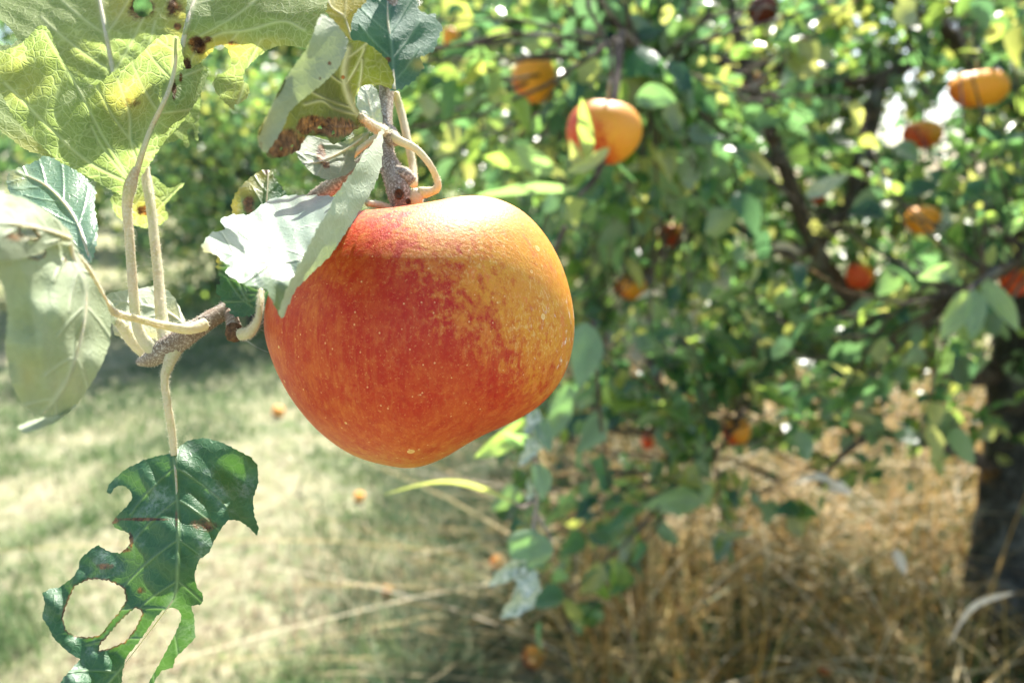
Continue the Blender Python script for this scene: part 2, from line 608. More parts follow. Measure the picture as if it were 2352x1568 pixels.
# ------------------------------------------------------------------ ground
def height(x, y):
    return .035 * np.sin(x * 1.1 + .4) * np.sin(y * .8) * np.clip(y / 3, 0, 1)


xs = np.concatenate([-np.geomspace(400, 4, 22), np.linspace(-3.8, 3.8, 70), np.geomspace(4, 400, 22)])
ys = np.concatenate([-np.geomspace(400, 2, 14), np.linspace(-1.8, 9, 90), np.geomspace(9.4, 600, 26)])
GX, GY = np.meshgrid(xs, ys)
GZ = height(GX, GY) * (np.hypot(GX, GY) < 40)
gv = np.stack([GX, GY, GZ], -1).reshape(-1, 3)
nx = len(xs)
gf = [[j * nx + i, j * nx + i + 1, (j + 1) * nx + i + 1, (j + 1) * nx + i] for j in range(len(ys) - 1) for i in range(nx - 1)]
tag(mesh_obj('ground', gv, gf, M_GROUND), 'dry meadow ground of straw and pale soil under the orchard', 'ground', None, 'structure')

FALLEN = [
    (1226, 1525, 28, 'vivid', 'red and yellow windfall lying at the bottom edge beside the straw'),
    (1143, 1297, 19, 'vivid', 'red windfall half hidden in rough grass behind the mildewed twig'),
    (890, 1357, 15, 'mixed', 'pink windfall alone in the short grass under the big apple'),
    (640, 945, 15, 'mixed', 'pale coral windfall on the path just left of the big apple'),
    (825, 1137, 13, 'orange', 'tiny orange windfall in the grass below the bottom of the big apple'),
    (1895, 1555, 19, 'vivid', 'crimson windfall at the bottom edge among dry stalks'),
    (1988, 1240, 19, 'orange', 'orange windfall in the straw to the left of the trunk'),
]


def off_windfalls(x, y, reach):
    """blades that would stand right in front of a windfall are trodden down"""
    keep = np.ones(len(x), bool)
    for px, py, hp, mk, lab in FALLEN:
        g = ground_at(px, py + hp * .8)
        keep &= ~((np.abs(x - g[0] * y / g[1]) < (.10 if px in (1226, 1895) else .038)) & (y > g[1] - reach) & (y < g[1] + .05))
    return keep


# ------------------------------------------------------------------ grass (nobody could count it)
def blades(name, base, hgt, width, lean, colors, label, mat=M_BLADE, seg=3, curl=1.0):
    if base[0, 1] < 7:
        k_ = off_windfalls(base[:, 0], base[:, 1], 1.1 * hgt.max())
        if True:
            base, hgt, width, lean, colors = base[k_], hgt[k_], width[k_], lean[k_], colors[k_]
    n = len(base)
    r_ = np.random.default_rng(len(name) * 7 + n)
    az = r_.random(n) * 2 * math.pi
    ld = np.stack([np.cos(az), np.sin(az), np.zeros(n)], 1)
    fz = r_.random(n) * 2 * math.pi
    sd = np.stack([np.cos(fz), np.sin(fz), np.zeros(n)], 1)
    V = np.zeros((n, 2 * seg + 1, 3))
    for k in range(seg + 1):
        u = k / seg
        bend = (lean * (u ** (1 + curl)))[:, None]
        c = base + ld * bend * hgt[:, None]
        c[:, 2] += hgt * (u - .35 * np.clip(lean, 0, 1.6) * u * u)
        w = (width * (1 - .85 * u))[:, None]
        if k < seg:
            V[:, 2 * k] = c - sd * w
            V[:, 2 * k + 1] = c + sd * w
        else:
            V[:, 2 * seg] = c
    m = 2 * seg + 1
    F = []
    quad = [[2 * k, 2 * k + 1, 2 * k + 3, 2 * k + 2] for k in range(seg - 1)]
    offs = np.arange(n) * m
    q = (np.array(quad)[None] + offs[:, None, None]).reshape(-1, 4).tolist() if quad else []
    tri = (np.array([[2 * seg - 2, 2 * seg - 1, 2 * seg]])[None] + offs[:, None, None]).reshape(-1, 3).tolist()
    C = np.repeat(colors, m, 0)
    return tag(mesh_obj(name, V.reshape(-1, 3), q + tri, mat, None, True, C), label, 'grass', None, 'stuff')


def patch(x, y, s, seed):
    r_ = np.random.default_rng(seed)
    a = np.zeros_like(x)
    for k in range(7):
        fx, fy = r_.normal(size=2) * s
        a += np.sin(x * fx + y * fy + r_.random() * 6.28)
    return a / 7 * 1.6


def pick(u, cols):
    cols = np.array(cols)
    i = np.clip((u * len(cols)).astype(int), 0, len(cols) - 1)
    return cols[i]


def grass_fields():
    # short mown grass to the left and centre
    n = 95000
    y = 1.3 + rng.random(n) ** 1.5 * 7.5
    x = (rng.random(n) * 1.5 - 1.02) * (.5 + y * .72)
    tall = 1 / (1 + np.exp(-((x - (.02 + .10 * (y - 2))) / .12)))
    keep = rng.random(n) > tall * .75
    x, y = x[keep], y[keep]
    p = patch(x, y, 2.6, 3) + .5 * patch(x, y, 9, 4)
    u = .33 + .52 * p + rng.normal(size=len(x)) * .2 + .40 * np.exp(-((x + .58) / .28) ** 2 - ((y - 2.1) / .4) ** 2) - .30 * np.exp(-((x + 1.1) / .5) ** 2 - ((y - 5.0) / 1.0) ** 2)  # last term paints tree shade on the path as darker green blades
    u = np.clip(u, 0, .999)
    thin = (rng.random(len(x)) < np.where(p > .15, .45, 1.0))
    x, y, u, p = x[thin], y[thin], u[thin], p[thin]
    c = pick(u, [(.06, .13, .05), (.10, .19, .06), (.17, .26, .10), (.28, .33, .16), (.42, .40, .25), (.52, .46, .34), (.40, .31, .22)])
    h = rng.uniform(.02, .065, len(x)) * np.where(u < .45, 1.7, 1.0)
    blades('short_grass', np.stack([x, y, height(x, y) - .003], 1), h, rng.uniform(.0018, .0042, len(x)), rng.uniform(.2, 1.6, len(x)), c * rng.uniform(.8, 1.15, (len(x), 1)), 'short patchy green and straw coloured grass of the mown path')
    # green rough along the edge of the path
    n = 26000
    y = 1.45 + rng.random(n) ** 1.3 * 4.0
    x = -.12 + .04 * (y - 2) + rng.normal(size=n) * (.13 + .035 * y)
    keep = patch(x, y, 7, 61) + rng.normal(size=n) * .35 > -.15
    x, y = x[keep], y[keep]
    n = len(x)
    u = np.clip(rng.random(n) * .9 + .15 * patch(x, y, 6, 9), 0, .999)
    c = pick(u, [(.035, .075, .035), (.055, .11, .05), (.10, .17, .08), (.17, .19, .10), (.38, .31, .18)])
    blades('rough_grass', np.stack([x, y, height(x, y) - .003], 1), rng.uniform(.05, .17, n), rng.uniform(.0018, .0042, n), rng.uniform(.3, 1.8, n), c, 'dull green tufted grass between the mown path and the tall straw', seg=4)
    # tall dry straw under the tree on the right
    n = 9000
    y = 1.25 + rng.random(n) ** 1.2 * 3.6
    x = .02 + .10 * (y - 2) + rng.random(n) ** .8 * (.5 + y * .62) - .05
    u = np.clip(rng.random(n) * .85 + .22 * patch(x, y, 4, 12), 0, .999)
    c = pick(u, [(.10, .075, .03), (.22, .12, .034), (.42, .235, .06), (.55, .33, .09), (.66, .45, .15), (.78, .61, .30)])
    keep = (patch(x, y, 7, 55) + rng.normal(size=n) * .25 > -.12) & ~((x > 1.02 * y / 1.95) & (y < 1.95) & (y > 1.3) & (rng.random(n) < .75))
    x, y, u, c = x[keep], y[keep], u[keep], c[keep]
    n = len(x)
    g = rng.random(n) < .10
    c[g] = (.12, .18, .06)
    h = rng.uniform(.22, .62, n) * np.clip((x - (.02 + .10 * (y - 2)) + .25) / .45, .35, 1)
    blades('tall_dry_grass', np.stack([x, y, height(x, y) - .004], 1), h, rng.uniform(.0012, .0042, n), np.abs(rng.normal(size=n)) * 1.5, c, 'tall golden brown dry grass standing under the tree on the right', seg=5)
    # long pale stalks leaning across the straw
    n = 900
    y = 1.3 + rng.random(n) * 2.2
    x = .05 + .10 * (y - 2) + rng.random(n) * (.4 + y * .6)
    c = pick(rng.random(n), [(.58, .42, .18), (.68, .54, .30), (.78, .68, .48), (.50, .32, .12)])
    blades('straw_stalks', np.stack([x, y, height(x, y) - .004], 1), rng.uniform(.30, .70, n), rng.uniform(.0022, .0055, n), rng.uniform(.4, 3.0, n), c, 'long pale straw stalks leaning across the dry grass on the right', seg=7, curl=.5)
    n = 14000
    y = 1.3 + rng.random(n) * 3
    x = .0 + .10 * (y - 2) + rng.random(n) * (.5 + y * .62)
    keep = patch(x, y, 7, 55) < .2
    x, y = x[keep], y[keep]
    n = len(x)
    c = pick(rng.random(n), [(.03, .075, .035), (.05, .11, .04), (.09, .15, .05), (.18, .16, .06)])
    blades('green_undergrowth', np.stack([x, y, height(x, y) - .004], 1), rng.uniform(.12, .30, n), rng.uniform(.002, .006, n), rng.uniform(.2, 1.5, n), c, 'dark green blades growing low between the dry stalks', seg=4)
    # meadow further off
    n = 32000
    y = 7.5 + rng.random(n) ** 1.6 * 26
    x = (rng.random(n) * 2 - 1) * (1 + y * .75)
    p = patch(x, y, .5, 5) + .4 * patch(x, y, 2, 8)
    u = np.clip(.55 + .4 * p + rng.normal(size=n) * .2, 0, .999)
    c = pick(u, [(.14, .22, .06), (.24, .31, .09), (.36, .38, .15), (.48, .44, .22), (.58, .50, .30)])
    blades('meadow_grass', np.stack([x, y, np.full(n, -.005)], 1), rng.uniform(.05, .16, n), rng.uniform(.004, .010, n), rng.uniform(.2, 1.3, n), c, 'sunlit meadow grass in the clearing far behind the left leaves', seg=2)


grass_fields()

# ------------------------------------------------------------------ loose foliage
T_ST = [0, .12, .3, .52, .75, .9, 1.0]
T_W = [0, .20, .31, .33, .24, .12, 0]


def leaf_template():
    v, f = [], []
    rows = []
    for t_, w in zip(T_ST, T_W):
        if w == 0:
            rows.append([len(v)])
            v.append((0, t_, 0))
        else:
            rows.append([len(v), len(v) + 1, len(v) + 2])
            v += [(-w, t_, 1), (0, t_, 0), (w, t_, 1)]
    for a, b in zip(rows[:-1], rows[1:]):
        if len(a) == 1:
            f += [[a[0], b[1], b[0]], [a[0], b[2], b[1]]]
        elif len(b) == 1:
            f += [[a[0], a[1], b[0]], [a[1], a[2], b[0]]]
        else:
            f += [[a[0], a[1], b[1], b[0]], [a[1], a[2], b[2], b[1]]]
    return np.array(v, float), f


LV, LF = leaf_template()


def scatter_leaves(pos, direction, size, fold, droop, tints, roll=.9, seed=0):
    """returns verts, faces, colours for many bent leaf blades growing from pos along direction"""
    n = len(pos)
    r_ = np.random.default_rng(seed)
    d = direction / np.linalg.norm(direction, axis=1, keepdims=True)
    upv = np.tile([0, 0, 1.0], (n, 1)) + r_.normal(size=(n, 3)) * roll
    s = np.cross(d, upv)
    s /= np.linalg.norm(s, axis=1, keepdims=True) + 1e-9
    u = np.cross(s, d)
    t = LV[:, 1][None]
    wob = 1 + .18 * r_.normal(size=(n, len(LV)))
    X = LV[:, 0][None] * size[:, None] * wob * r_.uniform(.8, 1.15, (n, 1))
    Y = t * size[:, None]
    Z = (LV[:, 2] * np.abs(LV[:, 0]))[None] * fold[:, None] * size[:, None] - droop[:, None] * size[:, None] * t * t
    V = pos[:, None] + X[..., None] * s[:, None] + Y[..., None] * d[:, None] + Z[..., None] * u[:, None]
    nv = len(LV)
    tri = [q for q in LF if len(q) == 3]
    quad = [q for q in LF if len(q) == 4]
    offs = np.arange(n) * nv
    F = (np.array(tri)[None] + offs[:, None, None]).reshape(-1, 3).tolist() + (np.array(quad)[None] + offs[:, None, None]).reshape(-1, 4).tolist()
    return V.reshape(-1, 3), F, np.repeat(tints, nv, 0)


LEAF_COLS = [(.016, .064, .038), (.022, .080, .046), (.035, .11, .055), (.035, .105, .040), (.035, .10, .055), (.05, .125, .04), (.07, .15, .04), (.11, .19, .045), (.15, .19, .06), (.17, .20, .09)]


def leaf_tints(n, r_, bias=1.0):
    u = np.clip(r_.random(n) ** bias, 0, .999)
    return pick(u, LEAF_COLS) * r_.uniform(.75, 1.25, (n, 1))


# ------------------------------------------------------------------ the tree on the right
def orchard_tree():
    base = ground_at(2335, 1545)
    d0 = proj(base)[2]
    root = empty('apple_tree', base, 'old apple tree on the right with dark leaning trunk and wide leafy crown', 'tree', 'apple trees of the orchard')
    tr = MB()
    trunk_pts = np.vstack([base + [0.02, 0, -.06], P(2330, 1420, d0), P(2345, 1200, d0 + .02), P(2358, 1000, d0 + .04), P(2372, 780, d0 + .06), P(2392, 560, d0 + .1), P(2440, 330, d0 + .14)])
    tr.tube(trunk_pts, [.150, .118, .100, .092, .086, .076, .06], 40, 20, .035, seed=3)
    tr.build('trunk', M_BARK, root)
    r_ = np.random.default_rng(21)
    limbs = [
        ([(2362, 830, 2.02), (2230, 860, 1.95), (2090, 795, 1.88), (1965, 695, 1.82), (1875, 575, 1.8), (1800, 380, 1.75), (1720, 180, 1.7), (1650, -120, 1.75)], [.034, .028, .024, .022, .019, .016, .012, .009]),
        ([(2090, 795, 1.88), (2180, 680, 1.92), (2300, 560, 1.98), (2420, 420, 2.0)], [.016, .016, .018, .02]),
        ([(1875, 575, 1.8), (1965, 440, 1.85), (1990, 320, 1.9), (2035, 180, 1.95), (2160, 110, 2.0), (2330, -30, 2.05)], [.014, .018, .022, .020, .016, .012]),
        ([(2035, 175, 1.95), (1900, 195, 1.9), (1760, 150, 1.82), (1600, 130, 1.75)], [.013, .011, .009, .006]),
        ([(2352, 1120, 2.0), (2235, 1050, 1.92), (2120, 1012, 1.85), (2010, 1000, 1.8), (1930, 1050, 1.78), (1880, 1120, 1.75)], [.024, .017, .013, .009, .007, .004]),
        ([(2440, 330, 2.2), (2300, 200, 1.9), (2150, 60, 1.65), (1950, -60, 1.5)], [.03, .022, .016, .01]),
        ([(2440, 330, 2.2), (2560, 150, 2.3), (2700, -100, 2.4)], [.04, .03, .02]),
        ([(2440, 330, 2.2), (2420, 100, 2.5), (2300, -120, 2.8)], [.035, .025, .016]),
        ([(2440, 560, 2.2), (2480, 500, 1.7), (2420, 560, 1.25), (2352, 590, 1.08), (2255, 640, 1.0), (2225, 670, .98)], [.02, .014, .008, .0055, .0045, .003]),
        ([(1800, 380, 1.75), (1660, 330, 1.5), (1560, 220, 1.2), (1450, 100, .95), (1425, 90, .84), (1415, 200, .78), (1380, 380, .74), (1330, 450, .72)], [.011, .010, .008, .006, .005, .004, .003, .002]),
        ([(1875, 575, 1.8), (1780, 570, 1.7), (1640, 480, 1.75), (1540, 400, 1.9), (1400, 330, 2.0), (1200, 260, 2.1), (1040, 150, 2.2)], [.014, .012, .010, .009, .008, .006, .004]),
        ([(1965, 695, 1.82), (1860, 760, 1.7), (1760, 870, 1.6), (1700, 960, 1.5), (1640, 1050, 1.45)], [.010, .008, .006, .005, .003]),
        ([(1720, 180, 1.7), (1500, 60, 1.8), (1300, 40, 1.9), (1120, -30, 2.0)], [.01, .009, .007, .005]),
    ]
    nodes = []
    for pts, rad in limbs:
        m = MB()
        w = PA(pts)
        m.tube(w, rad, 9 * len(pts), 9, .05, seed=len(pts))
        path = catmull(w, 6 * len(pts))
        nodes.append(path[2:])
        m.build('branch', M_BRANCH, root)
    nodes = np.vstack(nodes)
    # twigs: a leafy shoot from branch nodes towards points spread through the crown
    want = []
    tries = 0
    while len(want) < 1950 and tries < 400000:
        tries += 1
        y = r_.uniform(.95, 2.5)
        x = r_.uniform(-.45, 2.3)
        z = r_.uniform(.30, 2.35)
        w = np.array([x, y, z])
        px, py, d = proj(w)
        # the crown thins out towards the ground, on the side of the path and towards the sun track
        a = np.clip((z - .28) / .62, 0, 1) ** 1.0
        edge = -.34 + .16 * (y - 1)
        a *= np.clip((x - edge) / .25, 0, 1)
        a *= np.clip((1.15 + .25 * y + .16 - z) / .15, 0, 1)
        if px < 1080 and py > 440:
            continue
        if px > 2225 and 640 < py:
            a *= .3
        if 1500 < px < 2250 and 560 < py < 960:
            a *= .95
        if 1980 < px < 2330 and 20 < py < 330:
            a *= .5
        if py > 980:
            a *= .42 if px < 1900 else .3
        if r_.random() < a:
            want.append(w)
    want = np.array(want)
    # pull each shoot end towards the nearest branch a little so shoots are short
    shoots = MB()
    lp, ld = [], []
    for w in want:
        dd = np.linalg.norm(nodes - w, axis=1)
        near = nodes[dd.argmin()]
        L = min(dd.min(), .30)
        dirv = w - near
        dirv = dirv / (np.linalg.norm(dirv) + 1e-9)
        s = w - dirv * L
        mid_ = (s + w) / 2 + np.array([0, 0, .03]) * r_.normal()
        shoots.tube([s, mid_, w], [.0028, .002, .0012], 4, 4)
        k = r_.integers(8, 15)
        tt = r_.uniform(.25, 1.05, k)[:, None]
        lp.append(s * (1 - tt) + w * tt + r_.normal(size=(k, 3)) * .012)
        q = dirv * .5 + r_.normal(size=(k, 3)) * .75
        q[:, 2] -= .25
        ld.append(q)
    lp, ld = np.vstack(lp), np.vstack(ld)
    px, py, d = proj(lp)
    # apples hang clear of the leaves right in front of them
    ok = np.ones(len(lp), bool)
    # the dark limbs stay partly bare on the near side
    for pts, rad in limbs[:5]:
        q = np.array(pts, float)
        ok &= ~((seg_dist(np.stack([px, py], 1), q[:, :2]) < 34) & (d < q[:, 2].mean()) & (r_.random(len(lp)) < .8))
    for a in HANGING:
        hit = (np.hypot((px - a[0]) / (a[3] * 1.2 + 26), (py - a[1]) / (a[4] * 1.2 + 22)) < 1) & (d < a[2] + .03)
        ok &= ~hit
        for f_ in (.03, .055):
            tx, ty, td = proj(lp + f_ * ld / np.linalg.norm(ld, axis=1, keepdims=True))
            ok &= ~((np.hypot((tx - a[0]) / (a[3] * 1.05 + 12), (ty - a[1]) / (a[4] * 1.05 + 8)) < 1) & (td < a[2] + .03))
    for a in FALLEN:
        ok &= ~(np.hypot(px - a[0], py - a[1]) < a[2] + 38)
    lp, ld = lp[ok], ld[ok]
    n = len(lp)
    size = r_.uniform(.024, .056, n)
    V, F, C = scatter_leaves(lp, ld, size, r_.uniform(.1, .9, n), r_.uniform(0, .6, n), leaf_tints(n, r_, 1.15), .8, 5)
    shoots.build('twigs', M_BRANCH, root)
    mesh_obj('crown', V, F, M_CROWN, root, True, C)
    return root


# (px, py, distance, half width px, half height px, material key, label)
HANGING = [
    (1228, 183, 1.22, 52, 58, 'gold', 'small orange and yellow apple with a knobbly underside, left of the larger red apple'),
    (1383, 305, .76, 92, 78, 'mixed', 'large red and orange apple half hidden by a grey twig, behind the hanging apple'),
    (2248, 205, 1.12, 66, 45, 'orange', 'flattened bright orange apple high in the crown at the right edge'),
    (2120, 310, 1.5, 46, 34, 'brown', 'brownish red apple with a white glint below the flattened orange apple'),
    (2120, 506, 1.55, 42, 35, 'orange', 'amber yellow apple cupped by a pale leaf in the middle of the right crown'),
    (1541, 540, 2.2, 29, 29, 'red', 'small coral red apple beside the thin dark trunk'),
    (1450, 660, 1.9, 38, 30, 'gold', 'dull orange apple tucked under leaves just right of the big hanging apple'),
    (1972, 634, 1.75, 32, 33, 'red', 'deep red apple at the fork of the dark limb'),
    (2332, 646, 1.6, 34, 36, 'red', 'red apple cut by the right edge of the photo, above the trunk'),
    (1752, 25, 1.6, 36, 36, 'dark', 'dark maroon apple at the top edge of the photo'),
    (1690, 990, 1.7, 33, 36, 'brown', 'dull brown orange apple hanging low above the dry grass'),
    (1034, 85, 2.2, 20, 22, 'gold', 'small blurred orange apple right of the blue green leaf at the top'),
    (1880, 452, 1.9, 18, 20, 'red', 'tiny dark red apple among leaves left of the amber apple'),
    (1487, 1012, 2.1, 15, 22, 'red', 'small red apple low over the straw right of the big apple'),
    (1732, 186, 1.9, 28, 20, 'brown', 'brown yellow apple under leaves below the maroon one'),
]
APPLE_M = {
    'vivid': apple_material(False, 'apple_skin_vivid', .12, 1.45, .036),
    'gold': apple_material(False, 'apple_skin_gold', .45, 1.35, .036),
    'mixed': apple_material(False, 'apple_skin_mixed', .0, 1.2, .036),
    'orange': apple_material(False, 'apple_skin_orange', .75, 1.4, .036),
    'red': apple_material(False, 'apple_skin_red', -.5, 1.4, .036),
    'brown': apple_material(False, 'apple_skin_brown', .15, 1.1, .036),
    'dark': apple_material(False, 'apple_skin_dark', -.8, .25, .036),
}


def small_apple(center, rx, rz, mkey, label, group, seed, tilt=None, up=True):
    r_ = np.random.default_rng(seed)
    root = empty('apple', center - np.array([0, 0, rz]), label, 'apple', group)
    na, nb = 30, 20
    V = [[0, 0, .62]]
    ph = r_.random(5) * 6.28
    for i in range(1, nb):
        b = math.pi * i / nb
        for k in range(na):
            a = 2 * math.pi * k / na
            r = 1 + .03 * math.cos(5 * a + ph[0]) * math.sin(b) ** 2 + .05 * math.sin(a + ph[1]) * math.sin(b) + .03 * math.cos(2 * a + ph[2])
            x = math.sin(b) * r * (1 - .10 * (1 - math.cos(b)) / 2)
            z = math.cos(b) - .38 * math.exp(-(math.sin(b) / .28) ** 2) * (1 if b < math.pi / 2 else -.6)
            V.append([x * math.cos(a), x * math.sin(a), z])
    V.append([0, 0, -.77])
    V = np.array(V)
    F = [[0, 1 + k, 1 + (k + 1) % na] for k in range(na)]
    for i in range(nb - 2):
        for k in range(na):
            a0, a1 = 1 + i * na + k, 1 + i * na + (k + 1) % na
            F.append([a0, a0 + na, a1 + na, a1])
    e = len(V) - 1
    F += [[e, 1 + (nb - 2) * na + (k + 1) % na, 1 + (nb - 2) * na + k] for k in range(na)]
    rot = Matrix.Rotation((tilt if tilt is not None else r_.normal() * .25), 3, 'Y') @ Matrix.Rotation(r_.random() * 6.28 if tilt is not None else r_.normal() * .3, 3, 'Z')
    V = V @ np.array(rot).T
    V = V * [rx, rx, rz]
    top = V[0].copy()
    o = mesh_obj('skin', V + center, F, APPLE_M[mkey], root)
    m = MB()
    ax = np.array(rot @ Vector((0, 0, 1)))
    tip = center + top * .9 + ax * (.8 * rz + .006)
    m.tube([center + top * .9, center + top + ax * .5 * rz, tip], [.0013, .0011, .0015], 6, 6)
    m.build('stem', M_TWIG, root)
    m = MB()
    bot = center + V[-1]
    for k in range(5):
        a = k * 1.257
        dv = np.array(rot @ Vector((math.cos(a), math.sin(a), -.5))) * .006
        m.tube([bot, bot + dv * .6, bot + dv], [.0012, .001, .0003], 4, 5)
    m.build('calyx', M_DEAD, root)
    return root, tip


def hang_apples(tree):
    for i, (px, py, d, hx, hy, mk, lab) in enumerate(HANGING):
        c = P(px, py, d)
        root, tip = small_apple(c, hx / FPX * d, hy / FPX * d, mk, lab, 'apples hanging in the right hand tree', 40 + i, tilt=(.12 if i % 2 else -.15))
        m = MB()
        q = tip + np.array([.02 * (-1) ** i, .05, .09])
        m.tube([tip, tip + np.array([0, .012, .03]), q, q + np.array([.05, .12, .10])], [.0016, .002, .0025, .004], 8, 6)
        m.build('spur', M_BRANCH, tree)


TREE = orchard_tree()
hang_apples(TREE)
for i, (px, py, hp, mk, lab) in enumerate(FALLEN):
    g = ground_at(px, py + hp * .8)
    d = proj(g)[2]
    r = hp / FPX * d
    z = height(g[0], g[1])
    small_apple(np.array([g[0], g[1], z + r * (1.25 if px in (1226, 1895) else .9)]), r, r * .9, mk, lab, 'windfall apples in the grass', 90 + i, tilt=1.0 + i * .3)


# ------------------------------------------------------------------ trees further off
def far_tree_mesh(seed, h, spread, n_clump, leaf, low=.22):
    r_ = np.random.default_rng(seed)
    tk, lp, ld = MB(), [], []
    tk.tube([(0, 0, -.1), (.05, 0, h * .2), (-.04, .05, h * .4), (0, 0, h * .75)], [h * .035, h * .028, h * .022, h * .008], 14, 10, .04, seed=seed)
    for k in range(n_clump):
        a = r_.random() * 6.28
        zz = r_.uniform(low, 1.0)
        rad = spread * math.sqrt(max(0.05, 1 - ((zz - .5) / .58) ** 2)) * r_.uniform(.25, 1.0)
        c = np.array([math.cos(a) * rad, math.sin(a) * rad, h * zz])
        if k % 3 == 0:
            tk.tube([(0, 0, h * max(.18, zz * .6)), c * .55 + [0, 0, h * zz * .40], c], [h * .011, h * .006, h * .002], 6, 5)
        m = r_.integers(26, 60)
        cs = spread * r_.uniform(.10, .24)
        lp.append(c + r_.normal(size=(m, 3)) * cs * [1, 1, .7])
        q = r_.normal(size=(m, 3))
        q[:, 2] -= .2
        ld.append(q)
    lp, ld = np.vstack(lp), np.vstack(ld)
    n = len(lp)
    V, F, C = scatter_leaves(lp, ld, r_.uniform(.7, 1.3, n) * leaf, r_.uniform(.1, .8, n), r_.uniform(0, .5, n), leaf_tints(n, r_, 1.1), .9, seed)
    return tk, V, F, C


def far_trees():
    protos = []
    kinds = [(31, 4.2, 2.1, 130, .13, .32), (32, 5.2, 2.4, 150, .15, .16), (33, 3.6, 1.7, 100, .12, .25)]
    for sd, h, sp, nc, lf, low in kinds:
        tk, V, F, C = far_tree_mesh(sd, h, sp, nc, lf, low)
        root = empty('tree', (0, 0, 0), 'x', 'tree', 'trees at the far side of the meadow')
        t = tk.build('trunk', M_BARK, root)
        c = mesh_obj('crown', V, F, M_FAR, root, True, C)
        protos.append((root, t, c))
    used = set()
    spots = [
        (1, -2.05, 6.3, .38, 4.4, 'low dark bush shading the grass right behind the stalk of the bleached leaf'),
        (0, -3.35, 9.2, 1.0, .4, 'dark bushy tree behind the stalks of the upper left leaves, nearest of the far trees'),
        (1, -6.9, 15.0, 1.0, 1.4, 'tall tree beyond the sunlit clearing at the left edge'),
        (2, -1.3, 10.5, 1.1, 2.2, 'round leafy tree behind the folded brown leaf above the big apple'),
        (0, .9, 8.6, 1.0, 3.1, 'wide tree seen through the crown just right of the big apple'),
        (1, 3.0, 13.0, .9, .9, 'large tree behind the dark forked limb right of centre'),
        (2, -5.6, 22.0, 1.5, 4.0, 'distant tree closing the clearing between the two leaf stalks'),
        (1, -2.4, 24.0, 1.3, 5.0, 'distant tree in the gap left of the big apple'),
        (0, 8.3, 18.0, .45, 2.7, 'low far tree glimpsed under the top right crown'),
        (1, 1.9, 19.0, 1.2, 1.9, 'far tree behind the thin dark trunks'),
        (1, -12.5, 24.0, 1.4, .2, 'far tree beyond the left edge leaf'),
        (0, 14.5, 20.0, 1.3, 3.7, 'far tree behind the right edge of the crown'),
    ]
    for k, x, y, s, rz, lab in spots:
        root, t, c = protos[k]
        if k in used:
            r2 = root.copy()
            col.objects.link(r2)
            for ch in (t, c):
                q = ch.copy()
                col.objects.link(q)
                q.parent = r2
            root = r2
        used.add(k)
        root.location = (x, y, 0)
        root.scale = (s, s, s)
        root.rotation_euler = (0, 0, rz)
        root['label'] = lab


far_trees()


def thin_tree(px, d, rad, label, seed):
    r_ = np.random.default_rng(seed)
    b = ground_at(px, 430 + CAM_H * FPX / d)
    root = empty('young_tree', b, label, 'tree', 'young trees behind the straw')
    m = MB()
    m.tube([b + [0, 0, -.05], b + [.01, 0, .5], b + [-.02, .03, 1.0], b + [.02, .02, 1.9]], [rad * 1.2, rad, rad * .9, rad * .5], 16, 10, .05, seed=seed)
    m.build('trunk', M_BARK, root)
    n = 420
    a = r_.random(n) * 6.28
    z = r_.uniform(1.0, 2.3, n)
    q = r_.random(n) ** .6 * .5
    lp = b + np.stack([np.cos(a) * q, np.sin(a) * q, z], 1)
    dv = r_.normal(size=(n, 3))
    V, F, C = scatter_leaves(lp, dv, r_.uniform(.04, .08, n), r_.uniform(.1, .8, n), r_.uniform(0, .5, n), leaf_tints(n, r_), .9, seed)
    mesh_obj('crown', V, F, M_CROWN, root, True, C)


thin_tree(1490, 3.3, .030, 'thin dark trunk standing in straw midway between the big apple and the old tree', 5)
thin_tree(1372, 4.2, .038, 'slim dark trunk close to the right side of the big apple, partly behind leaves', 6)


# ------------------------------------------------------------------ near leaves: outline, holes, depth and veins of every blade
def resample(poly, step, serr=0.0, period=22.0, seed=0):
    p = np.asarray(poly, float)
    q = np.vstack([p, p[:1]])
    seg = np.linalg.norm(np.diff(q, axis=0), axis=1)
    cum = np.concatenate([[0], np.cumsum(seg)])
    n = max(8, int(cum[-1] / step))
    # rounded corners: Catmull-Rom through the points, by arc length
    s = np.linspace(0, cum[-1], n, endpoint=False)
    out = np.stack([np.interp(s, cum, q[:, 0]), np.interp(s, cum, q[:, 1])], 1)
    k = 2
    for _ in range(k):
        out = .25 * np.roll(out, 1, 0) + .5 * out + .25 * np.roll(out, -1, 0)
    if serr:
        r_ = np.random.default_rng(seed)
        tg = np.roll(out, -1, 0) - np.roll(out, 1, 0)
        nrm = np.stack([tg[:, 1], -tg[:, 0]], 1)
        nrm /= np.linalg.norm(nrm, axis=1, keepdims=True) + 1e-9
        area = np.sum(out[:, 0] * np.roll(out[:, 1], -1) - np.roll(out[:, 0], -1) * out[:, 1])
        if area < 0:
            nrm = -nrm
        phw = s / period + .35 * np.sin(s / 61.0) + .2 * np.sin(s / 23.)
        saw = (phw % 1.0)
        out = out + nrm * (serr * (saw - .4) * (1 + .4 * r_.normal(size=n)))[:, None]
    return out


def inside(pts, poly):
    x, y = pts[:, 0], pts[:, 1]
    c = np.zeros(len(pts), bool)
    px, py = poly[:, 0], poly[:, 1]
    qx, qy = np.roll(px, 1), np.roll(py, 1)
    for i in range(len(poly)):
        cond = (py[i] > y) != (qy[i] > y)
        c ^= cond & (x < (qx[i] - px[i]) * (y - py[i]) / (qy[i] - py[i] + 1e-12) + px[i])
    return c


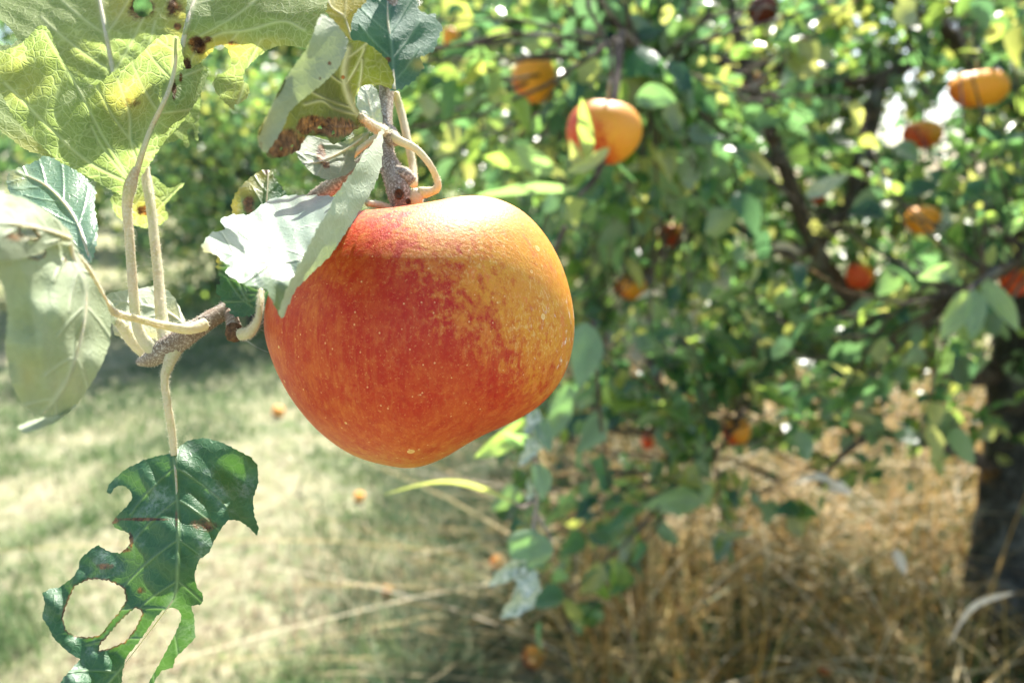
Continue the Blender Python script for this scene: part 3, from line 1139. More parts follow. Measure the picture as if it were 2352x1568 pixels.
def tps(ctrl):
    c = np.asarray(ctrl, float)
    xy, z = c[:, :2] / 100, c[:, 2]
    n = len(c)

    def phi(r):
        return np.where(r > 1e-9, r * r * np.log(r + 1e-12), 0)
    K = phi(np.linalg.norm(xy[:, None] - xy[None], axis=2)) + np.eye(n) * .02
    A = np.zeros((n + 3, n + 3))
    A[:n, :n] = K
    A[:n, n] = 1
    A[:n, n + 1:] = xy
    A[n, :n] = 1
    A[n + 1:, :n] = xy.T
    w = np.linalg.solve(A, np.concatenate([z, [0, 0, 0]]))

    def f(p):
        q = np.asarray(p, float) / 100
        return phi(np.linalg.norm(q[:, None] - xy[None], axis=2)) @ w[:n] + w[n] + q @ w[n + 1:]
    return f


def laterals(mid_, n, length, ang=48, start=.08, end=.92, sides=(1, -1), fall=.35):
    path = catmull(np.asarray(mid_, float), 60)
    out = []
    for i, u in enumerate(np.linspace(start, end, n)):
        for s in sides:
            k = int(u * 58)
            tg = path[k + 1] - path[k]
            tg /= np.linalg.norm(tg)
            L = length * (1 - fall * abs(u - .35) / .65)
            th = R(ang) * s
            d = np.array([tg[0] * math.cos(th) - tg[1] * math.sin(th), tg[0] * math.sin(th) + tg[1] * math.cos(th)])
            pts = [path[k]]
            for j in range(1, 7):
                v = d * (1 - j * .055) + tg * j * .055
                pts.append(pts[-1] + v * L / 6)
            out.append(np.array(pts))
    return out


def near_leaf(parent, outline, ctrl, mat, mid_=None, nlat=6, latlen=130, holes=(), spots=(), yellow=(), serr=3.0, period=20, step=4.0, mw=6.0, lw=2.6, ruffle=.0007, seed=0, stalk=None, label=None, extra=None, latang=48, midr=(4.5, 1.2), wave=0.0):
    """one blade; outline etc. in photo points, ctrl = (px, py, distance) knots of its surface"""
    bnd = resample(outline, step, serr, period, seed)
    hb = [resample(h, step * .9, 3.2, 13, seed + 3) for h in holes]
    lo, hi = bnd.min(0), bnd.max(0)
    gx, gy = np.meshgrid(np.arange(lo[0], hi[0], step), np.arange(lo[1], hi[1], step * .87))
    gx[1::2] += step / 2
    g = np.stack([gx.ravel(), gy.ravel()], 1)
    g = g[inside(g, bnd)]
    for h in hb:
        g = g[~inside(g, h)]
    rings = [bnd] + hb
    allb = np.vstack(rings)
    dmin = np.full(len(g), 1e9)
    for k in range(0, len(allb), 400):
        dmin = np.minimum(dmin, np.linalg.norm(g[:, None] - allb[None, k:k + 400], axis=2).min(1))
    g = g[dmin > step * .55]
    pts = np.vstack([allb, g])
    edges, o = [], 0
    for r_ in rings:
        m = len(r_)
        edges += [(o + i, o + (i + 1) % m) for i in range(m)]
        o += m
    res = delaunay_2d_cdt([Vector(p) for p in pts], edges, [], 0, 1e-6)
    v2 = np.array([tuple(v) for v in res[0]])
    tri = np.array([f for f in res[2] if len(f) == 3])
    cen = v2[tri].mean(1)
    ok = inside(cen, bnd)
    for h in hb:
        ok &= ~inside(cen, h)
    tri = tri[ok]
    f = tps(ctrl)
    d = f(v2)
    vein = np.zeros(len(v2))
    lats = []
    if mid_ is not None:
        ml = catmull(np.asarray(mid_, float), 50)
        vein = np.maximum(vein, np.exp(-(seg_dist(v2, ml) / mw) ** 2))
        lats = laterals(mid_, nlat, latlen, latang)
    for L in lats:
        vein = np.maximum(vein, .85 * np.exp(-(seg_dist(v2, L) / lw) ** 2))
    for L in (extra or []):
        vein = np.maximum(vein, .9 * np.exp(-(seg_dist(v2, catmull(np.asarray(L, float), 30)) / (lw * 1.2)) ** 2))
    r_ = np.random.default_rng(seed + 11)
    ruff = np.zeros(len(v2))
    for k in range(8):
        w = r_.normal(size=2) * .045
        ruff += np.sin(v2 @ w + r_.random() * 6.28)
    big = np.zeros(len(v2))
    for k in range(4):
        w = r_.normal(size=2) * .014
        big += np.sin(v2 @ w + r_.random() * 6.28)
    sgn = -1.0
    d = d + ruffle * .35 * ruff + wave * big + sgn * .00035 * vein
    dead, yel = np.zeros(len(v2)), np.zeros(len(v2))
    for (sx, sy, rx, ry, s) in spots:
        dead = np.maximum(dead, s * np.exp(-(((v2[:, 0] - sx) / rx) ** 2 + ((v2[:, 1] - sy) / ry) ** 2) ** 1.5))
    for (sx, sy, rx, ry, s) in yellow:
        yel = np.maximum(yel, s * np.exp(-(((v2[:, 0] - sx) / rx) ** 2 + ((v2[:, 1] - sy) / ry) ** 2)))
    for h in hb:
        hd = np.full(len(v2), 1e9)
        for k in range(0, len(h), 200):
            hd = np.minimum(hd, np.linalg.norm(v2[:, None] - h[None, k:k + 200], axis=2).min(1))
        dead = np.maximum(dead, .62 * np.exp(-(hd / 5.5) ** 2))
        d = d - .0008 * np.exp(-(hd / 9) ** 2) * np.sin(v2[:, 0] * .09 + v2[:, 1] * .07)
    V = PA(np.column_stack([v2, d]))
    a, b, c = V[tri[0]]
    if np.cross(b - a, c - a) @ (a - CAM) > 0:
        tri = tri[:, ::-1]
    o = mesh_obj('leaf', V, tri, mat, parent, True, np.stack([vein, dead, yel], 1))
    if label:
        o['label'] = label
    if mid_ is not None and midr:
        mp = catmull(np.asarray(mid_, float), 40)
        keep = inside(mp, bnd)
        for h in hb:
            keep &= ~inside(mp, h)
        mp = mp[keep]
        if len(mp) > 5:
            md = f(mp) - .0001
            m = MB()
            n = len(mp)
            dd = f(mp)
            rr = np.interp(np.linspace(0, 1, n), [0, 1], midr) / FPX * dd
            VV, FF, NN = tube_data(PA(np.column_stack([mp, md])), rr, 8)
            m.add(VV, FF)
            m.build('midrib', M_PET, o)
    if stalk is not None:
        pts_, rad = stalk
        m = MB()
        w = PA(pts_)
        rr = [q / FPX * pts_[min(i, len(pts_) - 1)][2] for i, q in enumerate(rad)]
        VV, NN = m.tube(w, rr, 10 * len(pts_), 12, .03, seed=seed)
        m.fuzz(VV, NN, 2600, .0009, 1, seed)
        m.build('leaf_stalk', M_PET, o, mats=[M_PET, M_FUZZ])
    return o


BR = empty('apple_branch', P(885, -60, .25), 'near grey downy apple branch with large ragged green leaves around the hanging apple', 'branch')


def twig_part(name, pieces, mat=M_TWIG, n=30, hairs=1600, seed=0):
    m = MB()
    for pts, rad in pieces:
        w = PA(pts)
        rr = [q / FPX * p[2] for q, p in zip(rad, pts)]
        VV, NN = m.tube(w, rr, n, 14, .035, seed=seed)
        if hairs:
            m.fuzz(VV, NN, hairs, .0006, 1, seed)
    return m.build(name, mat, BR, mats=[mat, M_FUZZ])


# main stem down to the cut end over the apple, and the back twig that runs to the left spur
twig_part('twig', [
    ([(905, -80, .262), (895, 60, .258), (888, 200, .25), (882, 290, .243), (885, 350, .238), (903, 400, .234), (916, 440, .231), (924, 490, .233)], [15, 16, 17, 19, 21, 26, 28, 22]),
    ([(905, 395, .233), (930, 402, .231), (948, 418, .231)], [16, 17, 12]),
    ([(893, 300, .24), (905, 318, .236), (912, 330, .235)], [15, 16, 8]),
], seed=1)
twig_part('twig', [
    ([(882, 330, .243), (840, 372, .247), (790, 412, .25), (725, 455, .252), (660, 520, .25), (600, 620, .243), (530, 700, .232), (470, 742, .226), (425, 772, .222), (385, 800, .221), (350, 822, .222), (318, 832, .223)],
     [17, 18, 19, 19, 18, 18, 19, 21, 25, 28, 20, 9]),
], n=60, hairs=4200, seed=2)
# cut scars: a pale ring with a dark heart
m = MB()
for (px, py, d, r) in [(917, 446, .2273, 13), (938, 463, .2283, 7)]:
    c = P(px, py, d)
    rr = r / FPX * d
    ang = np.linspace(0, 6.283, 20, endpoint=False)
    n_ = -FWD
    ring = []
    for (k, h) in [(1.0, 0), (.95, .0006), (.72, .0009), (.62, .0004), (.3, .0002)]:
        ring.append(c + (np.cos(ang)[:, None] * RIGHT * k * rr * .9) + (np.sin(ang)[:, None] * UP * k * rr) + n_ * h)
    V = np.vstack(ring)
    F = [[i * 20 + k, i * 20 + (k + 1) % 20, (i + 1) * 20 + (k + 1) % 20, (i + 1) * 20 + k] for i in range(4) for k in range(20)]
    F.append([80 + k for k in range(20)])
    m.add(V, F)
m.build('bud_scar', M_DEAD, BR)
# broken stub with brown end on the spur
twig_part('stub', [([(528, 712, .231), (534, 738, .226), (538, 760, .224)], [15, 15, 17])], hairs=500, seed=4)
m = MB()
m.tube(PA([(536, 752, .2235), (540, 770, .2225), (545, 782, .223)]), [.0024, .0027, .0012], 8, 12, .12, seed=5)
m.build('broken_end', M_DEAD, BR)

# 1 the big cupped leaf at the upper left, underside to the camera
near_leaf(BR, [(-45, 150), (-30, 118), (0, 119), (45, 104), (72, 78), (92, 56), (112, 67), (126, 104), (143, 140), (165, 171), (191, 186), (216, 199), (241, 182), (261, 165), (294, 149), (322, 126), (350, 98), (373, 80), (398, 81), (412, 84), (418, 120), (424, 158), (437, 160), (460, 143), (478, 166), (470, 195), (450, 235), (420, 280), (378, 325), (345, 375), (318, 415), (300, 446), (286, 452), (255, 437), (195, 402), (130, 368), (65, 308), (30, 265), (2, 215), (-30, 190)],
          [(295, 440, .2205), (190, 330, .214), (100, 300, .207), (0, 200, .198), (-40, 140, .195), (92, 56, .200), (130, 200, .210), (216, 199, .221), (250, 260, .221), (300, 250, .222), (350, 98, .214), (400, 82, .213), (380, 200, .215), (330, 330, .2165), (400, 250, .214), (440, 165, .222), (478, 166, .230), (420, 280, .222), (378, 325, .220)],
          M_UNDER, [(300, 444), (318, 380), (345, 300), (385, 215), (402, 150), (405, 86)], 5, 210, latang=62, spots=[(300, 236, 30, 16, .5), (400, 205, 7, 30, .75), (415, 180, 6, 18, .7)], yellow=[(40, 180, 90, 60, .25), (290, 228, 60, 40, .5), (360, 110, 60, 30, .15)],
          mw=8, lw=3.2, seed=1, midr=(8, 3), ruffle=.001, extra=[[(292, 400), (235, 310), (185, 215), (145, 145), (105, 75)], [(296, 420), (200, 370), (120, 300), (60, 240), (10, 190)], [(318, 380), (300, 320), (296, 260), (270, 180)]],
          stalk=([(362, 806, .2215), (330, 780, .2195), (313, 735, .219), (304, 640, .2195), (297, 540, .220), (292, 470, .2205), (300, 425, .2195), (314, 385, .2185)], [21, 14, 11.5, 10.5, 10.5, 11.5, 14, 8]),
          label='large cupped leaf at the upper left, pale veined underside with a yellow blotch')
# 2 the leaf behind it, up to the top edge
near_leaf(BR, [(-60, -90), (120, -120), (330, -110), (420, -60), (436, 20), (425, 90), (440, 170), (462, 215), (456, 290), (455, 326), (449, 322), (443, 292), (428, 300), (436, 335), (428, 343), (418, 318), (385, 330), (340, 330), (250, 330), (180, 372), (110, 360), (60, 345), (0, 300), (-50, 250), (-50, 130), (-12, 104), (28, 104), (42, 92), (18, 58), (-10, 40), (-60, 30)],
          [(-50, -60, .262), (120, -80, .27), (400, -70, .262), (0, 60, .246), (230, 40, .252), (420, 50, .25), (262, 170, .248), (320, 330, .239), (60, 330, .226), (-40, 220, .226), (460, 230, .247), (430, 320, .243), (120, 200, .242)],
          M_UNDER, [(330, 375), (290, 260), (262, 170), (240, 60), (225, -20), (210, -100)], 6, 230, spots=[(325, 22, 40, 34, .62), (400, 20, 26, 34, .62), (408, 60, 10, 10, .9)], yellow=[(300, 10, 70, 50, .5), (410, 40, 40, 60, .5), (60, 340, 120, 40, .4), (180, 120, 90, 60, .1)],
          holes=[[(305, 4), (322, -8), (345, 0), (352, 22), (340, 38), (322, 40), (308, 26)]], mw=9, lw=3.4, seed=2, midr=(8, 2.5),
          stalk=([(384, 780, .2225), (372, 735, .2245), (364, 640, .228), (356, 560, .231), (346, 470, .234), (338, 420, .2365), (332, 375, .238)], [19, 14, 11.5, 11, 11, 11.5, 8]), label='pale leaf at the top left corner with a round hole and grey scab')
# 3 the leaf at the top centre with the eaten yellow flap
near_leaf(BR, [(436, -90), (600, -130), (745, -90), (753, 0), (748, 32), (735, 56), (712, 108), (690, 110), (655, 104), (627, 109), (610, 118), (585, 137), (563, 160), (557, 182), (574, 199), (568, 227), (551, 238), (536, 241), (540, 256), (515, 235), (498, 219), (487, 193), (495, 174), (520, 165), (532, 153), (529, 132), (523, 109), (506, 102), (492, 107), (485, 123), (470, 133), (455, 150), (435, 185), (412, 215), (404, 180), (410, 120), (425, 60)],
          [(430, -60, .245), (600, -100, .245), (740, -60, .235), (748, 20, .214), (700, 105, .215), (600, 40, .222), (500, 60, .230), (430, 40, .228), (415, 200, .224), (480, 130, .231), (540, 200, .234), (590, 120, .229)],
          M_UNDER, [(408, 210), (412, 150), (424, 80), (440, 20), (470, -50), (500, -100)], 4, 230, spots=[(452, 105, 24, 24, .95), (430, 150, 12, 26, .85), (475, 92, 18, 10, .7), (535, 100, 16, 10, .6)], yellow=[(510, 105, 60, 26, .9), (462, 120, 40, 36, .8), (620, 100, 50, 18, .4), (540, 210, 50, 40, .15)],
          mw=7, lw=3.2, latang=58, seed=3, midr=(7, 3), extra=[[(412, 200), (450, 120), (500, 80), (570, 70), (650, 50), (700, 70)], [(600, 92), (575, 140), (560, 200), (545, 240)]],
          label='pale leaf at the top with a yellow eaten flap and brown scab')
# 4 the folded leaf with brown damage
near_leaf(BR, [(739, 31), (767, 48), (801, 92), (834, 95), (862, 112), (890, 140), (906, 182), (899, 206), (876, 196), (848, 193), (826, 199), (818, 213), (815, 238), (826, 262), (866, 290), (862, 300), (830, 290), (812, 300), (800, 312), (764, 334), (750, 314), (708, 311), (694, 328), (689, 345), (652, 361), (616, 364), (607, 349), (594, 331), (594, 303), (610, 275), (627, 238), (644, 202), (666, 168), (686, 140), (703, 118), (722, 78), (728, 53)],
          [(739, 31, 0.1800), (700, 130, 0.1720), (640, 230, 0.1680), (600, 330, 0.1670), (650, 355, 0.1730), (700, 320, 0.1840), (760, 325, 0.1910), (862, 296, 0.2275), (815, 250, 0.2098), (770, 240, 0.1951), (730, 220, 0.1830), (700, 270, 0.1820), (790, 130, 0.1893), (790, 180, 0.1953), (850, 140, 0.1959), (905, 185, 0.1940), (850, 192, 0.1999)],
          M_FOLD_SHADE, [(862, 294), (822, 262), (800, 220), (790, 170), (800, 110)], 4, 120, spots=[(650, 330, 60, 36, 1.0), (700, 290, 22, 24, .9), (760, 292, 62, 26, 1.0), (722, 280, 40, 18, .9), (751, 148, 6, 6, .8), (788, 178, 6, 6, .7), (770, 160, 4, 4, .7)], yellow=[(620, 290, 30, 40, .5), (600, 330, 20, 20, .3)],
          holes=[[(727, 292), (736, 289), (742, 293), (735, 298)], [(760, 306), (766, 298), (770, 304), (764, 312)], [(640, 341), (647, 337), (650, 343), (643, 346)], [(668, 333), (673, 331), (674, 337), (669, 339)]],
          serr=2.5, seed=4, mw=8, lw=3, midr=None, extra=[[(815, 262), (770, 250), (740, 232), (700, 240)]], step=3.6,
          stalk=([(882, 300, .235), (868, 297, .229), (850, 286, .223), (828, 268, .214)], [12, 12, 11, 8]), label='folded leaf above the apple with dark brown eaten edge')
near_leaf(BR, [(739, 30), (766, 47), (801, 91), (792, 125), (778, 157), (745, 190), (711, 216), (684, 238), (662, 259), (655, 285), (636, 318), (612, 352), (604, 350), (592, 332), (592, 303), (608, 275), (625, 238), (642, 202), (664, 168), (684, 140), (701, 118), (720, 78), (727, 53)],
          [(739, 30, .1735), (720, 78, .169), (642, 202, .1665), (592, 320, .1655), (612, 352, .1665), (662, 259, .1685), (711, 216, .1700), (778, 157, .1760), (801, 91, .1790)],
          M_SOFT, None, serr=2.5, seed=24, step=3.6, spots=[(757, 146, 6, 6, .75), (735, 180, 5, 5, .6), (598, 335, 10, 18, .5)], yellow=[(600, 300, 24, 60, .5)], label='pale turned over rim of the folded leaf above the apple')
# 5 grey green leaf under it
near_leaf(BR, [(690, 305), (753, 322), (775, 330), (806, 318), (850, 300), (846, 320), (822, 338), (812, 362), (820, 381), (797, 401), (752, 415), (717, 399), (690, 370), (677, 345)],
          [(690, 310, .232), (770, 330, .236), (845, 305, .238), (815, 365, .236), (750, 412, .225), (685, 360, .226)],
          M_GREY, [(850, 303), (800, 340), (740, 370), (700, 375)], 4, 60, spots=[(737, 356, 13, 30, .8), (748, 378, 12, 14, .7)], yellow=[(830, 320, 20, 20, .6)], serr=2, seed=5, mw=4, midr=(3, 1.5), label='small grey green leaf with a brown streak under the folded leaf')
# the upright leaf half behind the folded one, next to the stem
near_leaf(BR, [(826, 200), (850, 192), (866, 205), (874, 240), (880, 280), (872, 296), (850, 284), (828, 264), (818, 238)],
          [(826, 200, .232), (870, 220, .236), (876, 290, .236), (820, 240, .228), (845, 250, .231)], M_PALE, [(872, 294), (852, 255), (840, 200)], 4, 30, serr=1.5, seed=15, mw=3, midr=(2.5, 1), label='narrow pale leaf beside the stem')
# 6/7 the leaf folded along its midrib: near half seen from below, far half white with sun
fold_line = [(880, 300), (877, 380), (860, 427), (829, 480), (801, 522), (759, 587), (717, 626), (675, 665), (655, 715), (647, 733)]
near_leaf(BR, [(882, 288), (878, 335), (877, 380), (860, 427), (829, 480), (801, 522), (759, 587), (717, 626), (680, 662), (660, 705), (647, 735), (640, 715), (655, 672), (670, 640), (692, 598), (715, 553), (731, 520), (754, 486), (771, 447), (815, 388), (835, 351), (857, 329), (874, 300)],
          [(882, 290, .222), (877, 380, .207), (829, 480, .194), (759, 587, .184), (690, 655, .178), (647, 733, .176), (670, 640, .168), (715, 553, .172), (771, 447, .184), (835, 351, .200)],
          M_PALE, None, serr=3.5, period=26, seed=6, ruffle=.0006, step=3.6, label='narrow upturned half of the folded leaf crossing the apple')
near_leaf(BR, [(877, 380), (860, 427), (829, 480), (801, 522), (759, 587), (717, 626), (680, 662), (660, 705), (645, 733), (634, 708), (619, 679), (612, 662), (590, 659), (563, 654), (535, 637), (516, 626), (530, 612), (510, 598), (496, 583), (468, 578), (462, 564), (476, 545), (485, 534), (518, 529), (514, 518), (504, 503), (535, 492), (572, 494), (591, 478), (619, 458), (664, 448), (731, 449), (775, 452), (815, 425), (850, 395)],
          [(877, 380, .2075), (829, 480, .1945), (759, 587, .1845), (690, 655, .1785), (645, 733, .1765), (619, 679, .172), (540, 640, .168), (470, 570, .176), (510, 505, .205), (600, 470, .226), (664, 448, .234), (740, 450, .226), (620, 560, .194), (700, 520, .206), (560, 570, .184)],
          leaf_material('leaf_sunny_upper', dict(c0=(.15, .23, .16), c1=(.26, .33, .26), vein=(.42, .46, .38), rough=.45, spec=.6), UNDER, (.4, .5, .1), .25, netw=.15),
          [(877, 385), (800, 500), (700, 590), (600, 600), (500, 575)], 5, 130, yellow=[(480, 575, 22, 14, 1.0)], serr=3.5, period=24, seed=7, mw=3, lw=2, midr=None, ruffle=.0012, wave=.0006, step=3.6, label='sunlit leaf bleached white, lying against the left side of the apple')
# 8 small yellowing leaf behind it
near_leaf(BR, [(608, 389), (625, 393), (633, 410), (647, 430), (662, 452), (668, 480), (620, 520), (575, 520), (534, 492), (532, 469), (538, 450), (549, 433), (569, 413), (591, 396)],
          [(615, 390, .252), (660, 450, .25), (620, 520, .243), (534, 480, .246), (580, 440, .246)], M_UPPER, [(600, 520), (612, 460), (616, 395)], 4, 60, spots=[(572, 470, 18, 34, .62), (612, 394, 9, 8, .8), (650, 430, 8, 20, .55)], yellow=[(560, 430, 40, 30, 1.0), (540, 480, 16, 40, .9), (600, 400, 30, 20, .9)], serr=3, period=17, seed=8, mw=3, lw=1.6, midr=(2.5, 1), label='small yellowing leaf standing behind the bleached leaf')
# 9 dark green toothed leaf under it
near_leaf(BR, [(496, 584), (508, 600), (540, 600), (600, 620), (635, 660), (636, 690), (619, 706), (574, 725), (546, 728), (527, 719), (530, 710), (513, 695), (499, 673), (495, 662), (508, 648), (500, 622)],
          [(500, 590, .232), (600, 620, .226), (635, 680, .223), (560, 726, .225), (497, 665, .228), (560, 660, .2305)], M_UPPER, [(600, 668), (570, 690), (545, 640), (520, 605)], 4, 60, serr=6, period=19, seed=9, mw=3, lw=2.0, midr=None, yellow=[(498, 600, 10, 20, .8)], extra=[[(598, 668), (570, 655), (545, 625)], [(580, 705), (550, 680), (525, 640)], [(590, 690), (612, 670), (625, 660)]],
          stalk=([(553, 768, .2215), (575, 762, .2195), (592, 735, .2185), (598, 695, .2195), (600, 664, .223)], [14, 12, 8, 6, 4]), label='small dark green toothed leaf left of the apple')
# 10 blue green leaf at the top
near_leaf(BR, [(845, -60), (900, -80), (950, -50), (958, 6), (963, 25), (980, 34), (1000, 31), (1003, 48), (1018, 59), (1008, 84), (997, 118), (963, 132), (975, 154), (952, 185), (918, 207), (898, 209), (880, 190), (850, 140), (820, 110), (806, 90), (806, 62), (809, 42), (823, 22), (843, 4)],
          [(850, -50, .262), (950, -40, .268), (1015, 60, .262), (980, 150, .25), (905, 208, .242), (810, 70, .244), (900, 80, .251), (850, 140, .2455)], M_TEAL, [(905, 206), (900, 120), (890, 30), (895, -60)], 5, 120, spots=[(892, 138, 11, 9, .75)], yellow=[(965, 148, 20, 14, .7)], serr=5, period=21, seed=10, mw=4, lw=2.2, midr=(4, 1.5), label='blue green upper side of a toothed leaf at the top, right of the stem')
# 11 yellow glimpse between them
near_leaf(BR, [(745, -50), (880, -60), (862, 0), (828, 20), (812, 45), (812, 98), (785, 80), (765, 50), (748, 26)], [(750, -40, .27), (870, -50, .272), (812, 90, .258), (755, 20, .262)], M_UNDER, [(808, 92), (790, 40), (760, 15), (740, -40)], 4, 70, yellow=[(800, 20, 90, 90, .9)], serr=2.5, seed=11, mw=3, midr=(3, 1), label='yellow backlit leaf at the top edge')
# 12 the blurred folded leaf at the left edge
near_leaf(BR, [(-60, 420), (0, 443), (56, 457), (112, 488), (157, 530), (168, 555), (179, 572), (181, 592), (213, 642), (241, 690), (256, 729), (252, 790), (235, 835), (215, 872), (182, 922), (140, 953), (92, 958), (52, 932), (26, 880), (12, 800), (18, 720), (8, 660), (-12, 622), (-60, 600)],
          [(-50, 430, 0.1360), (56, 460, 0.1480), (157, 535, 0.1620), (178, 590, 0.1640), (120, 590, 0.1540), (60, 640, 0.1440), (10, 700, 0.1440), (-50, 560, 0.1320), (255, 740, 0.1740), (200, 740, 0.1620), (120, 760, 0.1500), (30, 850, 0.1450), (100, 955, 0.1560), (220, 860, 0.1660)],
          M_SOFT, [(160, 552), (172, 600), (195, 660), (190, 760), (150, 880), (100, 950)], 5, 110, spots=[(40, 530, 60, 16, .5), (20, 548, 40, 14, .42), (150, 600, 10, 20, .45)], yellow=[(150, 540, 18, 14, .8), (60, 860, 40, 40, .35), (160, 880, 50, 40, .25)],
          holes=[[(44, 524), (58, 520), (76, 530), (88, 545), (78, 550), (58, 543), (46, 534)], [(50, 566), (66, 563), (92, 572), (106, 580), (96, 594), (70, 592), (54, 580)]], serr=2.5, seed=12, mw=7, lw=3, midr=(5, 2), ruffle=.0012,
          stalk=([(470, 745, .2215), (432, 756, .217), (380, 748, .213), (325, 735, .203), (275, 722, .194), (248, 706, .187), (222, 660, .179), (195, 615, .171), (172, 585, .1645)], [15, 11.5, 9.5, 8.5, 8.5, 8.5, 9, 10, 8]), label='blurred pale leaf hanging at the left edge with two small holes')
near_leaf(BR, [(-60, 418), (0, 440), (56, 455), (112, 486), (158, 528), (168, 552), (160, 566), (140, 558), (112, 566), (84, 584), (40, 596), (0, 598), (-60, 590)],
          [(-60, 418, .1355), (56, 455, .1475), (158, 528, .1615), (166, 556, .1600), (84, 584, .1460), (0, 598, .1330), (-60, 590, .1290), (60, 520, .1400)],
          M_SOFT, [(160, 548), (110, 530), (40, 515), (-40, 510)], 4, 60, holes=[[(44, 522), (58, 516), (78, 526), (92, 543), (80, 550), (58, 545), (46, 536)]], spots=[(40, 545, 70, 14, .5), (20, 470, 40, 10, .42), (70, 500, 40, 12, .4)], yellow=[(150, 545, 18, 12, .8)], serr=2, seed=33, mw=5, lw=3, midr=(4, 2), label='upper fold of the blurred leaf at the left edge')
near_leaf(BR, [(38, 980), (70, 966), (110, 955), (150, 932), (185, 905), (172, 935), (130, 968), (90, 985), (55, 994)], [(40, 985, .150), (110, 970, .156), (185, 906, .166), (130, 945, .161)], M_SOFT, None, serr=1.5, seed=13, label='curled tip of a leaf at the left edge')
# 13 blue green leaf behind it
near_leaf(BR, [(14, 412), (20, 396), (36, 388), (81, 372), (112, 352), (150, 350), (185, 395), (221, 438), (216, 466), (219, 497), (225, 516), (222, 555), (211, 604), (180, 600), (140, 560), (90, 500), (40, 460), (20, 440)],
          [(14, 412, .240), (112, 355, .25), (221, 440, .242), (222, 550, .226), (205, 600, .220), (90, 480, .230), (140, 440, .2365)], M_WAXY, [(208, 600), (170, 500), (110, 430), (40, 395)], 5, 100, yellow=[(35, 405, 26, 22, .7)], serr=4, period=18, seed=14, mw=4, lw=2, midr=(3.5, 1), label='blue green leaf at the left between the cupped leaf and the blurred one')
# 14 ragged pale leaf behind the two stalks
near_leaf(BR, [(252, 454), (285, 430), (330, 400), (356, 405), (376, 426), (392, 434), (412, 424), (426, 418), (420, 428), (402, 444), (384, 466), (376, 474), (389, 499), (371, 515), (342, 526), (306, 517), (280, 508), (264, 491)],
          [(255, 460, .246), (330, 400, .25), (424, 419, .243), (385, 500, .247), (310, 517, .252)], M_UNDER, [(330, 402), (338, 450), (345, 520)], 4, 60, spots=[(332, 484, 22, 14, .8)], yellow=[(330, 480, 40, 30, .6)], serr=2.5, seed=16, mw=3, lw=1.8, midr=(2.5, 1), extra=[[(345, 500), (375, 465), (420, 422)]], label='small ragged leaf behind the two pale stalks')
# 15 pale leaf low behind the stalks
near_leaf(BR, [(245, 674), (290, 666), (335, 660), (362, 655), (388, 668), (405, 690), (425, 735), (420, 750), (400, 772), (360, 792), (300, 785), (262, 768), (256, 730)],
          [(250, 680, .236), (360, 657, .246), (420, 735, .236), (350, 790, .229), (262, 765, .229), (340, 720, .240)], M_PALE, [(425, 745), (380, 715), (320, 700), (260, 690)], 4, 60, yellow=[(320, 772, 60, 18, 1.0), (400, 720, 20, 30, .5)], serr=2.5, seed=17, mw=3, midr=(3, 1.2), label='pale leaf low behind the stalks, sunlit along its top edge',
          stalk=([(425, 745, .2345), (455, 752, .229), (468, 745, .2255)], [5, 5, 5]))
# stalk that runs off behind the left leaf
near_leaf(BR, [(150, 640), (200, 640), (262, 700), (275, 735), (262, 748), (230, 720), (180, 690)], [(150, 640, .215), (262, 700, .222), (270, 740, .222), (180, 690, .212)], M_PALE, None, serr=2, seed=19, stalk=([(368, 812, .2235), (340, 815, .224), (305, 785, .2235), (283, 752, .2225), (268, 735, .222)], [12, 13, 13, 12, 10]), label='leaf hidden behind the blurred one, on a thick cream stalk')
